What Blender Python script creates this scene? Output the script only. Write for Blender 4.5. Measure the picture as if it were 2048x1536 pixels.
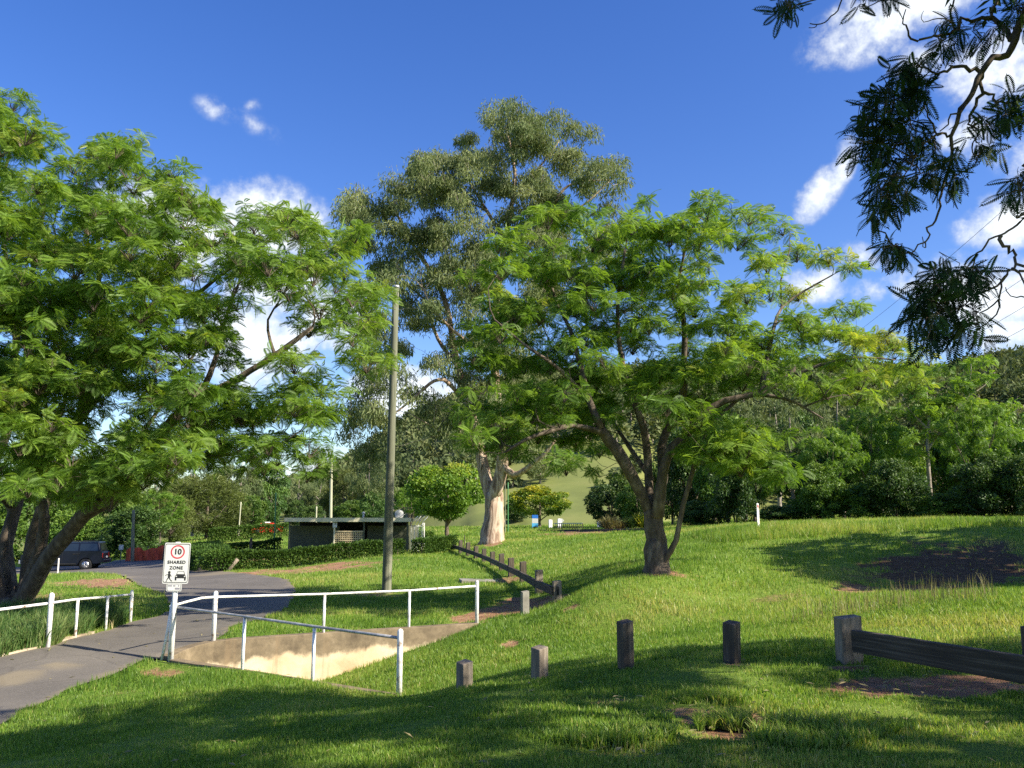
import bpy, math, random
import numpy as np
from mathutils import Vector, Matrix
from mathutils.geometry import delaunay_2d_cdt
for _o in list(bpy.data.objects): bpy.data.objects.remove(_o)
random.seed(7); RNG = np.random.default_rng(11)
S = bpy.context.scene
# ------------------------------------------------------------------ camera, sky, sun, exposure
cam = bpy.data.objects.new('camera', bpy.data.cameras.new('camera')); S.collection.objects.link(cam)
cam.data.sensor_width = 36.0; cam.data.lens = 36.0*1716/2048
cam.data.clip_start = 0.05; cam.data.clip_end = 6000
cam.location = (0, 0, 1.6); cam.rotation_euler = (math.radians(99.0), 0, 0)
S.camera = cam
SUN_EL = math.radians(35.5); SUN_AZ = math.radians(114.0)      # azimuth measured from +Y towards +X
sun_dir = Vector((math.sin(SUN_AZ)*math.cos(SUN_EL), math.cos(SUN_AZ)*math.cos(SUN_EL), math.sin(SUN_EL)))
sl = bpy.data.lights.new('sun', 'SUN'); sl.energy = 5.0; sl.angle = math.radians(0.53); sl.color = (1.0, 0.92, 0.76)
so = bpy.data.objects.new('sun', sl); S.collection.objects.link(so)
so.rotation_euler = sun_dir.to_track_quat('Z', 'Y').to_euler(); so.location = (40, -20, 40)
W = bpy.data.worlds.new('World'); S.world = W; W.use_nodes = True
S.view_settings.view_transform = 'Standard'; S.view_settings.look = 'None'
S.view_settings.gamma = 1.0; S.view_settings.exposure = 1.17
S.render.engine = 'CYCLES'
S.cycles.max_bounces = 8; S.cycles.diffuse_bounces = 5; S.cycles.glossy_bounces = 2
S.cycles.transmission_bounces = 6; S.cycles.transparent_max_bounces = 4; S.cycles.use_denoising = False
S.cycles.caustics_reflective = False; S.cycles.caustics_refractive = False
S.cycles.sample_clamp_indirect = 6.0

def NN(nt, typ, **kw):
    n = nt.nodes.new(typ)
    for k, v in kw.items():
        if k.startswith('i_'):
            key = k[2:]
            n.inputs[int(key) if key.isdigit() else key.replace('_', ' ')].default_value = v
        else: setattr(n, k, v)
    return n
def sky_world():
    nt = W.node_tree; nt.nodes.clear(); L = nt.links.new
    out = NN(nt, 'ShaderNodeOutputWorld')
    sky = NN(nt, 'ShaderNodeTexSky', sky_type='NISHITA', sun_disc=False, sun_elevation=SUN_EL, sun_rotation=SUN_AZ,
             altitude=100, air_density=1.0, dust_density=0.6, ozone_density=2.0)
    hsv = NN(nt, 'ShaderNodeHueSaturation'); hsv.inputs['Saturation'].default_value = 1.33; hsv.inputs['Hue'].default_value = 0.519
    L(sky.outputs[0], hsv.inputs['Color'])
    bg = NN(nt, 'ShaderNodeBackground'); bg.inputs[1].default_value = 0.098; L(hsv.outputs[0], bg.inputs[0])
    tc = NN(nt, 'ShaderNodeTexCoord'); nrm = NN(nt, 'ShaderNodeVectorMath', operation='NORMALIZE'); L(tc.outputs['Generated'], nrm.inputs[0])
    # clouds: soft billows round chosen directions of the sky, broken up by noise over the direction
    n1 = NN(nt, 'ShaderNodeTexNoise', i_Scale=26.0, i_Detail=9.0, i_Roughness=0.58); L(nrm.outputs[0], n1.inputs['Vector'])
    n2 = NN(nt, 'ShaderNodeTexNoise', i_Scale=90.0, i_Detail=6.0, i_Roughness=0.62); L(nrm.outputs[0], n2.inputs['Vector'])
    best = None
    for (px, py, rx, ry, rot, w) in CLOUDS:
        c = Vector(ray(px, py)).normalized()
        e1 = Vector((c.y, -c.x, 0)).normalized(); e2 = e1.cross(c).normalized()
        a = math.radians(rot); f1 = e1*math.cos(a)+e2*math.sin(a); f2 = e2*math.cos(a)-e1*math.sin(a)
        d1 = NN(nt, 'ShaderNodeVectorMath', operation='DOT_PRODUCT'); L(nrm.outputs[0], d1.inputs[0]); d1.inputs[1].default_value = f1*(F/rx)
        d2 = NN(nt, 'ShaderNodeVectorMath', operation='DOT_PRODUCT'); L(nrm.outputs[0], d2.inputs[0]); d2.inputs[1].default_value = f2*(F/ry)
        cm = NN(nt, 'ShaderNodeCombineXYZ'); L(d1.outputs['Value'], cm.inputs[0]); L(d2.outputs['Value'], cm.inputs[1])
        d3 = NN(nt, 'ShaderNodeVectorMath', operation='DOT_PRODUCT'); L(nrm.outputs[0], d3.inputs[0]); d3.inputs[1].default_value = c
        mr0 = NN(nt, 'ShaderNodeMapRange'); mr0.inputs[1].default_value = 0.6; mr0.inputs[2].default_value = 0.5; mr0.inputs[3].default_value = 0; mr0.inputs[4].default_value = 9
        L(d3.outputs['Value'], mr0.inputs[0]); L(mr0.outputs[0], cm.inputs[2])
        ln = NN(nt, 'ShaderNodeVectorMath', operation='LENGTH'); L(cm.outputs[0], ln.inputs[0])
        mr = NN(nt, 'ShaderNodeMapRange'); mr.inputs[1].default_value = 1.25; mr.inputs[2].default_value = 0.0; mr.inputs[3].default_value = 0; mr.inputs[4].default_value = w
        L(ln.outputs['Value'], mr.inputs[0])
        if best is None: best = mr.outputs[0]
        else:
            mx = NN(nt, 'ShaderNodeMath', operation='MAXIMUM'); L(best, mx.inputs[0]); L(mr.outputs[0], mx.inputs[1]); best = mx.outputs[0]
    a1 = NN(nt, 'ShaderNodeMath', operation='MULTIPLY_ADD'); L(n1.outputs[0], a1.inputs[0]); a1.inputs[1].default_value = 1.5; a1.inputs[2].default_value = -0.86
    a2 = NN(nt, 'ShaderNodeMath', operation='MULTIPLY_ADD'); L(n2.outputs[0], a2.inputs[0]); a2.inputs[1].default_value = 0.55; L(a1.outputs[0], a2.inputs[2])
    s = NN(nt, 'ShaderNodeMath', operation='ADD'); L(a2.outputs[0], s.inputs[0]); L(best, s.inputs[1])
    den = NN(nt, 'ShaderNodeMapRange', interpolation_type='SMOOTHSTEP'); den.inputs[1].default_value = 0.17; den.inputs[2].default_value = 0.95
    L(s.outputs[0], den.inputs[0])
    gate = NN(nt, 'ShaderNodeMapRange', interpolation_type='SMOOTHSTEP'); gate.inputs[1].default_value = 0.0; gate.inputs[2].default_value = 0.22; L(best, gate.inputs[0])
    dm = NN(nt, 'ShaderNodeMath', operation='MULTIPLY'); L(den.outputs[0], dm.inputs[0]); L(gate.outputs[0], dm.inputs[1])
    dm2 = NN(nt, 'ShaderNodeMath', operation='MULTIPLY'); L(dm.outputs[0], dm2.inputs[0]); dm2.inputs[1].default_value = 0.96
    ramp = NN(nt, 'ShaderNodeMapRange'); ramp.inputs[1].default_value = 0.3; ramp.inputs[2].default_value = 1.1; ramp.inputs[3].default_value = 0.40; ramp.inputs[4].default_value = 0.62
    L(s.outputs[0], ramp.inputs[0])
    bgc = NN(nt, 'ShaderNodeBackground'); bgc.inputs[0].default_value = (0.90, 0.95, 1.0, 1); L(ramp.outputs[0], bgc.inputs[1])
    mix = NN(nt, 'ShaderNodeMixShader'); L(dm2.outputs[0], mix.inputs[0]); L(bg.outputs[0], mix.inputs[1]); L(bgc.outputs[0], mix.inputs[2])
    L(mix.outputs[0], out.inputs[0])
# direction (as seen from the camera), half-widths, tilt, weight
CLOUDS = [(437,218,44,24,-10,.36),(498,212,34,14,20,.25),(512,252,60,22,-25,.21),(545,450,125,80,-12,1.15),(420,470,170,90,10,1.1),(560,560,120,110,0,.9),(500,680,160,110,0,.95),(650,640,120,90,0,.8),
 (300,430,120,70,0,1.0),(815,795,125,62,0,1.05),(880,840,90,40,0,.8),(640,935,130,40,0,.75),(560,965,90,45,0,.8),(1790,30,150,60,12,.95),(1740,50,60,60,0,.8),(1850,112,60,40,0,.6),
 (2010,140,95,65,-10,.95),(1935,270,50,40,0,.7),(1640,385,62,34,50,.9),(1685,330,60,26,60,.7),(2020,440,85,50,0,.9),(1615,575,70,34,0,.85),(1715,512,60,26,-25,.6),(1745,580,40,26,0,.62),
 (1810,572,45,30,0,.55),(1985,590,150,70,-12,.95),(2020,670,80,45,0,.85),(2035,770,90,50,0,.95),(1900,700,80,40,0,.5),(2120,300,90,60,0,.8)]
# ------------------------------------------------------------------ the lie of the land


F = 1716.0; PITCH = math.radians(9.0); EYE = 1.6
cP, sP = math.cos(PITCH), math.sin(PITCH)
def ray(px, py):
    cx = (px-1024.0)/F; cy = (768.0-py)/F
    d = np.array([cx, cP - cy*sP, sP + cy*cP])
    return d/d[1]                       # scaled to unit forward distance
def at(px, py, Y):
    d = ray(px, py)*Y
    return np.array([d[0], d[1], d[2]+EYE])
def proj(p):
    p = np.atleast_2d(np.asarray(p, float)); x, y, z = p[:,0], p[:,1], p[:,2]-EYE
    f = y*cP + z*sP; u = -y*sP + z*cP
    f = np.where(f > 0.05, f, 0.05)
    return 1024 + F*x/f, 768 - F*u/f
# measured ground points: (px, py, forward distance)
CP = [(1024,1536,5.5),(512,1536,6.4),(0,1536,7.9),(1536,1536,5.4),(2048,1536,5.3),(300,1460,9.4),(0,1450,11.2),(0,1380,13.6),
 (600,1450,8.4),(512,1400,11.0),(350,1335,15.4),(735,1410,9.8),(808,1405,10.2),(735,1398,12.6),(808,1392,13.2),(917,1380,9.9),(1079,1360,9.8),(1252,1338,9.5),(1465,1325,9.7),
 (1702,1325,9.5),(1900,1385,8.0),(2048,1400,7.6),(1300,1420,7.3),(1700,1420,7.2),(1024,1440,7.0),
 (95,1296,16.5),(150,1277,18.4),(211,1262,20.4),(260,1245,22.6),(0,1315,15.6),(345,1320,16.0),(428,1287,17.2),(450,1258,19.5),(955,1252,19.7),(700,1255,19.6),(560,1230,22.5),
 (850,1330,15.8),(1000,1300,16.4),(1000,1350,12.6),(1200,1260,17.0),(1200,1305,13.2),(1400,1250,15.8),(1500,1200,19.6),(1400,1295,11.8),
 (1600,1190,19.0),(1620,1250,14.0),(1800,1220,13.8),(1900,1250,11.8),(1900,1196,15.0),(2048,1186,15.2),(2300,1180,15.4),
 (1600,1125,25),(1600,1055,34),(1517,1053,36),(1750,1047,34),(1950,1046,31.5),(1850,1100,25.6),(1980,1100,25.0),(2300,1044,31),(2048,1150,22.3),(1850,1160,22.0),(1750,1180,20.8),
 (1317,1140,22),(1317,1100,30),(1317,1065,45),(1200,1180,20),(1113,1203,22),(1077,1185,25),(1045,1160,30),(1003,1140,36),(967,1122,44),(903,1100,58),
 (988,1083,52),(1100,1066,66),(1290,1058,62),(1200,1057,90),(1085,1055,108),(1500,1046,60),(1800,1040,60),
 (800,1120,41),(772,1185,28.5),(640,1113,50),(600,1130,45),(480,1140,42),(450,1185,30),(330,1205,27),(300,1150,44),(240,1150,43),(130,1141,57),(0,1141,60),
 (60,1210,25.5),(-150,1215,26),(250,1122,66),(380,1100,82),(500,1076,98),(560,1062,125),(720,1100,57),(900,1072,78),(880,1078,72),(700,1056,150),(1000,1052,150),(100,1090,150),(1300,1046,150),(1700,1030,150)]
GX = []; GZ = []
for px, py, Y in CP:
    p = at(px, py, Y); GX.append(p[:2]); GZ.append(p[2])
for x, y, z in [(0,0,0.02),(-4,1,-0.35),(5,1,0.05),(0,-6,0.1),(-9,-2,-0.9),(9,-2,0.2),(-14,6,-1.15),(8,5,0.05),(14,9,0.4),(-25,8,-1.4),(25,5,1.0),(30,22,1.5),(0,-40,0.3),(-40,-20,-1),(40,-20,1.5),
    (-60,40,-1.7),(60,40,1.6),(-110,100,-1.2),(110,100,1.6),(0,300,0.5),(-200,200,0.3),(200,200,1.6),(0,-200,0.5),(600,0,1),(-600,0,0),(0,900,1),(600,600,1),(-600,600,0.5),(0,-900,0.5)]:
    GX.append(np.array([x,y],float)); GZ.append(z)
GX = np.array(GX); GZ = np.array(GZ)
def warp(p):
    r = np.hypot(p[...,0], p[...,1])[...,None] + 1e-9
    return p/r*np.log1p(r/5.0)
GW = warp(GX); RC = 0.05
_d = np.sqrt(((GW[:,None]-GW[None])**2).sum(-1) + RC*RC)
_n = len(GW); _A = np.zeros((_n+3,_n+3)); _A[:_n,:_n] = -_d + np.eye(_n)*0.004*-1*-1
_P = np.c_[np.ones(_n), GW]; _A[:_n,_n:] = _P; _A[_n:,:_n] = _P.T
_w = np.linalg.solve(_A, np.r_[GZ, 0,0,0])
def h0(x, y):
    x = np.asarray(x, float); y = np.asarray(y, float); shp = x.shape
    q = warp(np.stack([x.ravel(), y.ravel()], -1)); out = np.empty(len(q))
    for i in range(0, len(q), 20000):
        b = q[i:i+20000]
        d = np.sqrt(((b[:,None]-GW[None])**2).sum(-1) + RC*RC)
        out[i:i+20000] = -d @ _w[:_n] + _w[_n] + b @ _w[_n+1:]
    return out.reshape(shp)
# culvert mouth: a wedge-shaped channel between two concrete wing walls
APEX = at(345,1318,16.0); BEND = at(428,1287,17.2); FAREND = at(958,1252,19.7); NEAREND = at(815,1394,13.25)
def _out(a, b, d):
    u = (b-a)[:2]; n = np.array([-u[1], u[0]])/np.hypot(*u); return n*d
_of = _out(BEND, FAREND, .13); _on = _out(APEX, NEAREND, -.10)
TRI = [APEX[:2]+_on+np.array([-.05,.02]), NEAREND[:2]+_on, FAREND[:2]+_of, BEND[:2]+_of, APEX[:2]*.4+BEND[:2]*.6+np.array([-.22,.25]), APEX[:2]+np.array([-.14,.12])]
def in_poly(x, y, poly):
    x = np.asarray(x); y = np.asarray(y); ins = np.zeros(x.shape, bool); n = len(poly)
    for i in range(n):
        x1, y1 = poly[i][0], poly[i][1]; x2, y2 = poly[(i+1)%n][0], poly[(i+1)%n][1]
        c = ((y1 > y) != (y2 > y)) & (x < (x2-x1)*(y-y1)/((y2-y1) if y2 != y1 else 1e-12) + x1)
        ins ^= c
    return ins
def h(x, y):
    x = np.asarray(x, float); y = np.asarray(y, float)
    z = h0(x, y); ins = in_poly(x, y, TRI)
    nx, ny = (FAREND-NEAREND)[1], -(FAREND-NEAREND)[0]
    L = (APEX[0]-NEAREND[0])*nx + (APEX[1]-NEAREND[1])*ny
    wa = np.clip(((x-NEAREND[0])*nx + (y-NEAREND[1])*ny)/L, 0, 1)
    return np.where(ins, z - np.minimum(1.25, 1.5*wa**1.1), z)
def hs(x, y): return float(h(np.array([x]), np.array([y]))[0])
_T = np.exp(np.linspace(math.log(2.5), math.log(400), 900))
def G(px, py):
    d = ray(px, py); X = d[0]*_T; Z = d[2]*_T + EYE
    g = h(X, _T) - Z
    k = np.argmax(g > 0)
    if not (g > 0).any(): k = len(_T)-1
    if k == 0: t = _T[0]
    else:
        a, b = g[k-1], g[k]; t = _T[k-1] + (_T[k]-_T[k-1])*(-a/(b-a) if b != a else 0)
    return np.array([d[0]*t, t, d[2]*t+EYE])
sky_world()
# ------------------------------------------------------------------ helpers: meshes and objects
def vnoise(x, y, seed=0):
    x = np.asarray(x, float); y = np.asarray(y, float)
    xi = np.floor(x).astype(np.int64); yi = np.floor(y).astype(np.int64); xf = x-xi; yf = y-yi
    def hh(a, b):
        n = (a*374761393 + b*668265263 + seed*1442695041) & 0xffffffff
        n = ((n ^ (n >> 13))*1274126177) & 0xffffffff
        return ((n ^ (n >> 16)) & 0xffff)/65535.0
    u = xf*xf*(3-2*xf); v = yf*yf*(3-2*yf)
    return (hh(xi,yi)*(1-u)+hh(xi+1,yi)*u)*(1-v) + (hh(xi,yi+1)*(1-u)+hh(xi+1,yi+1)*u)*v
class Geo:
    def __init__(s): s.v = []; s.f = []; s.t = []; s.n = 0; s.second = []
    def merge(s, o):                                # adds another shape; its faces take the second material
        if not o.n: return
        s.second += list(range(len(s.f), len(s.f)+len(o.f))); s.v += o.v; s.f += [f+s.n for f in o.f]; s.t += o.t; s.n += o.n
    def add(s, v, f, tint=0.5):
        v = np.asarray(v, float).reshape(-1, 3); f = np.asarray(f, np.int64)
        s.v.append(v); s.f.append(f + s.n); s.n += len(v)
        s.t.append(np.full(len(v), tint) if np.isscalar(tint) else np.asarray(tint, float))
    def poly(s, v, tint=0.5): s.add(v, np.arange(len(v))[None], tint)
    def box(s, c, size, rz=0, rot=None, tint=0.5):
        sx, sy, sz = np.array(size)/2.0
        v = np.array([(a*sx, b*sy, d*sz) for d in (-1,1) for b in (-1,1) for a in (-1,1)])
        M = np.array(rot.to_3x3()) if rot is not None else np.array(Matrix.Rotation(rz, 3, 'Z'))
        s.add(v @ M.T + np.array(c), [[0,2,3,1],[4,5,7,6],[0,1,5,4],[2,6,7,3],[0,4,6,2],[1,3,7,5]], tint)
    def beam(s, a, b, w, hgt, tint=0.5):           # square bar from a to b, w across, hgt upright
        a = Vector(a); b = Vector(b); d = b-a
        x = d.normalized(); y = Vector((0,0,1)).cross(x).normalized(); z = x.cross(y)
        s.box((a+b)/2, (d.length, w, hgt), rot=Matrix((x, y, z)).transposed(), tint=tint)
    def extrude(s, prof, axis, t0, t1, tint=0.5):  # profile polygon (2d) extruded along an axis
        n = len(prof); P = []
        for t in (t0, t1):
            for (a, b) in prof:
                P.append({'x':(t,a,b),'y':(a,t,b),'z':(a,b,t)}[axis])
        s.add(P, [[i,(i+1)%n,(i+1)%n+n,i+n] for i in range(n)], tint)
        s.f.append(np.arange(n)[None] + s.n - 2*n); s.f.append(np.arange(n)[None][:, ::-1] + s.n - n)
    def tube(s, pts, rad, sides=8, cap=True, tint=0.5, rough=0, seed=0):
        P = np.asarray(pts, float); n = len(P); R = np.full(n, rad) if np.isscalar(rad) else np.asarray(rad, float)
        T = np.gradient(P, axis=0); T /= np.linalg.norm(T, axis=1)[:,None] + 1e-9
        ref = np.array([0.31,0.95,0.05]) if abs(T[0][1]) < 0.8 else np.array([1.0,0.1,0.0])
        X = np.cross(T, ref); X /= np.linalg.norm(X, axis=1)[:,None] + 1e-9; Y = np.cross(T, X)
        a = np.arange(sides)*2*math.pi/sides
        rr = R[:,None]*np.ones(sides)
        if rough: rr = rr*(1 + rough*(vnoise(np.cos(a)[None]*1.6+P[:,2:3]*0.5+seed+9, np.sin(a)[None]*1.6+P[:,2:3]*1.2+7, seed)-0.5))
        V = P[:,None] + X[:,None]*(np.cos(a)[None,:,None]*rr[...,None]) + Y[:,None]*(np.sin(a)[None,:,None]*rr[...,None])
        i = np.arange(n-1)[:,None]*sides; j = np.arange(sides)[None]; k = (j+1)%sides
        f = np.stack([i+j, i+k, i+sides+k, i+sides+j], -1).reshape(-1,4)
        s.add(V.reshape(-1,3), f, tint)
        if cap:
            b = s.n-n*sides; s.f.append(np.arange(sides)[None][:, ::-1]+b); s.f.append(np.arange(sides)[None]+b+(n-1)*sides)
    def cyl(s, a, b, r, sides=16, tint=0.5): s.tube([a, b], r, sides, True, tint)
    def mesh(s, name, smooth=False):
        me = bpy.data.meshes.new(name); v = np.concatenate(s.v)
        loops = np.concatenate([f.ravel() for f in s.f]); tot = np.concatenate([np.full(f.shape[0], f.shape[1]) for f in s.f])
        me.vertices.add(len(v)); me.vertices.foreach_set('co', v.astype(np.float32).ravel())
        me.loops.add(len(loops)); me.loops.foreach_set('vertex_index', loops.astype(np.int32))
        me.polygons.add(len(tot)); st = np.concatenate([[0], np.cumsum(tot)[:-1]])
        me.polygons.foreach_set('loop_start', st.astype(np.int32))
        at_ = me.attributes.new('tint', 'FLOAT', 'POINT'); at_.data.foreach_set('value', np.concatenate(s.t).astype(np.float32))
        if s.second:
            me.polygons.foreach_set('material_index', np.concatenate([np.full(f.shape[0], int(k in set(s.second))) for k, f in enumerate(s.f)]).astype(np.int32))
        me.polygons.foreach_set('use_smooth', np.full(len(tot), bool(smooth)))
        me.update(calc_edges=True); me.validate()
        return me
    def build(s, name, m, parent=None, smooth=False, world=True, bevel=0, m2=None):
        if parent is not None and world:            # the shape is given in world coordinates
            r = parent
            while r.parent: r = r.parent
            s.v = [v - np.array(r.location) for v in s.v]
        o = bpy.data.objects.new(name, s.mesh(name, smooth)); S.collection.objects.link(o)
        o.data.materials.append(m)
        if m2: o.data.materials.append(m2)
        if parent is not None: o.parent = parent
        if bevel:
            b = o.modifiers.new('bevel', 'BEVEL'); b.width = bevel; b.segments = 2; b.limit_method = 'ANGLE'
        return o
def thing(name, label, cat, loc=(0,0,0), rz=0, group=None):
    o = bpy.data.objects.new(name, None); S.collection.objects.link(o); o.empty_display_size = 0.2
    o.location = loc; o.rotation_euler = (0, 0, rz); return tag(o, label, cat, group)
def tag(o, label, cat, group=None):
    o['label'] = label; o['category'] = cat
    if group: o['group'] = group
    return o
def copy_tree(root):
    r = root.copy(); S.collection.objects.link(r)
    for ch in root.children:
        c = ch.copy(); S.collection.objects.link(c); c.parent = r
        for g in ch.children:
            d = g.copy(); S.collection.objects.link(d); d.parent = c
    return r
def text_mesh(body, size, depth=0.002, spacing=1.0):
    cu = bpy.data.curves.new('lettering', 'FONT'); cu.body = body; cu.size = size; cu.extrude = depth
    cu.align_x = 'CENTER'; cu.align_y = 'CENTER'; cu.space_character = spacing; cu.offset = size*0.03
    o = bpy.data.objects.new('lettering', cu); S.collection.objects.link(o)
    me = bpy.data.meshes.new_from_object(o.evaluated_get(bpy.context.evaluated_depsgraph_get()))
    bpy.data.objects.remove(o); bpy.data.curves.remove(cu); return me
# ------------------------------------------------------------------ materials
def base_mat(name):
    m = bpy.data.materials.new(name); m.use_nodes = True; nt = m.node_tree; nt.nodes.clear()
    out = NN(nt, 'ShaderNodeOutputMaterial'); b = NN(nt, 'ShaderNodeBsdfPrincipled'); nt.links.new(b.outputs[0], out.inputs[0])
    return m, nt, b, out
def mix_noise(nt, stops, scale, detail=6, rough=0.6, coord='Object', stretch=None, dist=0):
    L = nt.links.new; tc = NN(nt, 'ShaderNodeTexCoord'); src = tc.outputs[coord]
    if stretch:
        mp = NN(nt, 'ShaderNodeMapping'); mp.inputs['Scale'].default_value = stretch; L(src, mp.inputs[0]); src = mp.outputs[0]
    n = NN(nt, 'ShaderNodeTexNoise', i_Scale=scale, i_Detail=detail, i_Roughness=rough, i_Distortion=dist); L(src, n.inputs['Vector'])
    r = NN(nt, 'ShaderNodeValToRGB'); L(n.outputs[0], r.inputs[0])
    while len(r.color_ramp.elements) < len(stops): r.color_ramp.elements.new(0.5)
    for e, (p, c) in zip(r.color_ramp.elements, stops): e.position = p; e.color = (*c, 1)
    return r.outputs[0], n.outputs[0]
def bump(nt, b, height, strength=0.3, dist=0.02):
    k = NN(nt, 'ShaderNodeBump', i_Strength=strength, i_Distance=dist); nt.links.new(height, k.inputs['Height']); nt.links.new(k.outputs[0], b.inputs['Normal'])
def surf(name, stops, scale, rough=0.8, bmp=0.3, bd=0.02, metal=0, stretch=None, detail=6, spec=0.3, dist=0):
    m, nt, b, _ = base_mat(name); c, n = mix_noise(nt, stops, scale, detail, stretch=stretch, dist=dist)
    nt.links.new(c, b.inputs['Base Color']); b.inputs['Roughness'].default_value = rough; b.inputs['Metallic'].default_value = metal
    b.inputs['Specular IOR Level'].default_value = spec
    if bmp: bump(nt, b, n, bmp, bd)
    return m
def leaf(name, stops, transl=0.35, rough=0.5, spec=0.35, var=0.25, tcol=1.0):
    m, nt, b, out = base_mat(name); L = nt.links.new
    at_ = NN(nt, 'ShaderNodeAttribute', attribute_name='tint'); r = NN(nt, 'ShaderNodeValToRGB'); L(at_.outputs['Fac'], r.inputs[0])
    while len(r.color_ramp.elements) < len(stops): r.color_ramp.elements.new(0.5)
    for e, (p, c) in zip(r.color_ramp.elements, stops): e.position = p; e.color = (*c, 1)
    oi = NN(nt, 'ShaderNodeObjectInfo'); mr = NN(nt, 'ShaderNodeMapRange'); mr.inputs[3].default_value = 1-var; mr.inputs[4].default_value = 1+var
    L(oi.outputs['Random'], mr.inputs[0]); hv = NN(nt, 'ShaderNodeHueSaturation'); L(mr.outputs[0], hv.inputs['Value']); L(r.outputs[0], hv.inputs['Color'])
    L(hv.outputs[0], b.inputs['Base Color']); b.inputs['Roughness'].default_value = rough; b.inputs['Specular IOR Level'].default_value = spec
    t = NN(nt, 'ShaderNodeBsdfTranslucent'); g = NN(nt, 'ShaderNodeMix', data_type='RGBA', blend_type='MULTIPLY'); g.inputs[0].default_value = 1.0
    L(hv.outputs[0], g.inputs[6]); g.inputs[7].default_value = (1.32*tcol, 1.28*tcol, 0.62*tcol, 1); L(g.outputs[2], t.inputs[0])
    x = NN(nt, 'ShaderNodeMixShader'); x.inputs[0].default_value = transl; L(b.outputs[0], x.inputs[1]); L(t.outputs[0], x.inputs[2]); L(x.outputs[0], out.inputs[0])
    return m
M = {}
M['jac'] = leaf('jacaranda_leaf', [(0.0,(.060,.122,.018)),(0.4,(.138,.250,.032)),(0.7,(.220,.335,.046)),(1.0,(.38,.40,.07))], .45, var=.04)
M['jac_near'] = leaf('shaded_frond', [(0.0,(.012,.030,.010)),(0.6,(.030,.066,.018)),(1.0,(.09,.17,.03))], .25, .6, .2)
M['gum'] = leaf('gum_leaf', [(0.0,(.060,.090,.036)),(0.5,(.135,.180,.070)),(1.0,(.25,.28,.125))], .32, .55, .2, var=.10)
M['dark'] = leaf('dark_leaf', [(0.0,(.022,.052,.012)),(0.5,(.056,.115,.022)),(1.0,(.125,.19,.036))], .25)
M['mid'] = leaf('mid_leaf', [(0.0,(.032,.078,.012)),(0.5,(.085,.165,.022)),(1.0,(.18,.26,.036))], .3)
M['olive'] = leaf('olive_leaf', [(0.0,(.040,.058,.014)),(0.5,(.085,.115,.022)),(1.0,(.155,.18,.04))], .22)
M['yellow'] = leaf('yellowing_leaf', [(0.0,(.04,.085,.010)),(0.45,(.11,.19,.018)),(0.75,(.29,.30,.022)),(1.0,(.48,.40,.03))], .3, var=.1)
M['hedge'] = leaf('hedge_leaf', [(0.0,(.018,.044,.009)),(0.5,(.050,.105,.016)),(1.0,(.11,.18,.028))], .25, .6, .2)
M['straw'] = leaf('straw_blade', [(0.0,(.10,.14,.04)),(0.6,(.26,.24,.10)),(1.0,(.42,.34,.17))], .3)
M['grass'] = leaf('grass_blade', [(0.0,(.065,.135,.020)),(0.45,(.140,.245,.032)),(0.75,(.22,.32,.050)),(1.0,(.40,.38,.13))], .45, .45, .35, 0.03)
M['weed'] = leaf('weed_blade', [(0.0,(.035,.085,.020)),(0.6,(.085,.165,.040)),(1.0,(.20,.24,.08))], .35, .5, .3, 0.03)
M['jbark'] = surf('dark_bark', [(.25,(.035,.026,.019)),(.5,(.105,.080,.060)),(.75,(.23,.185,.14))], 7, .9, .9, .03, stretch=(1,1,.35))
M['gbark'] = surf('smooth_gum_bark', [(.32,(.085,.055,.038)),(.45,(.25,.17,.115)),(.57,(.43,.335,.245)),(.76,(.57,.48,.375))], 3.0, .8, .8, .05, stretch=(1,1,.16), dist=1.6)
M['twig'] = surf('twig_bark', [(.3,(.05,.036,.026)),(.7,(.16,.125,.095))], 9, .9, .3)
M['ptwig'] = surf('pale_twig_bark', [(.3,(.16,.13,.105)),(.7,(.36,.31,.26))], 5, .9, .3)
M['asphalt'] = surf('asphalt', [(.3,(.082,.076,.072)),(.5,(.118,.108,.100)),(.72,(.17,.152,.132))], 1.3, .9, .5, .006, detail=14)
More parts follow.
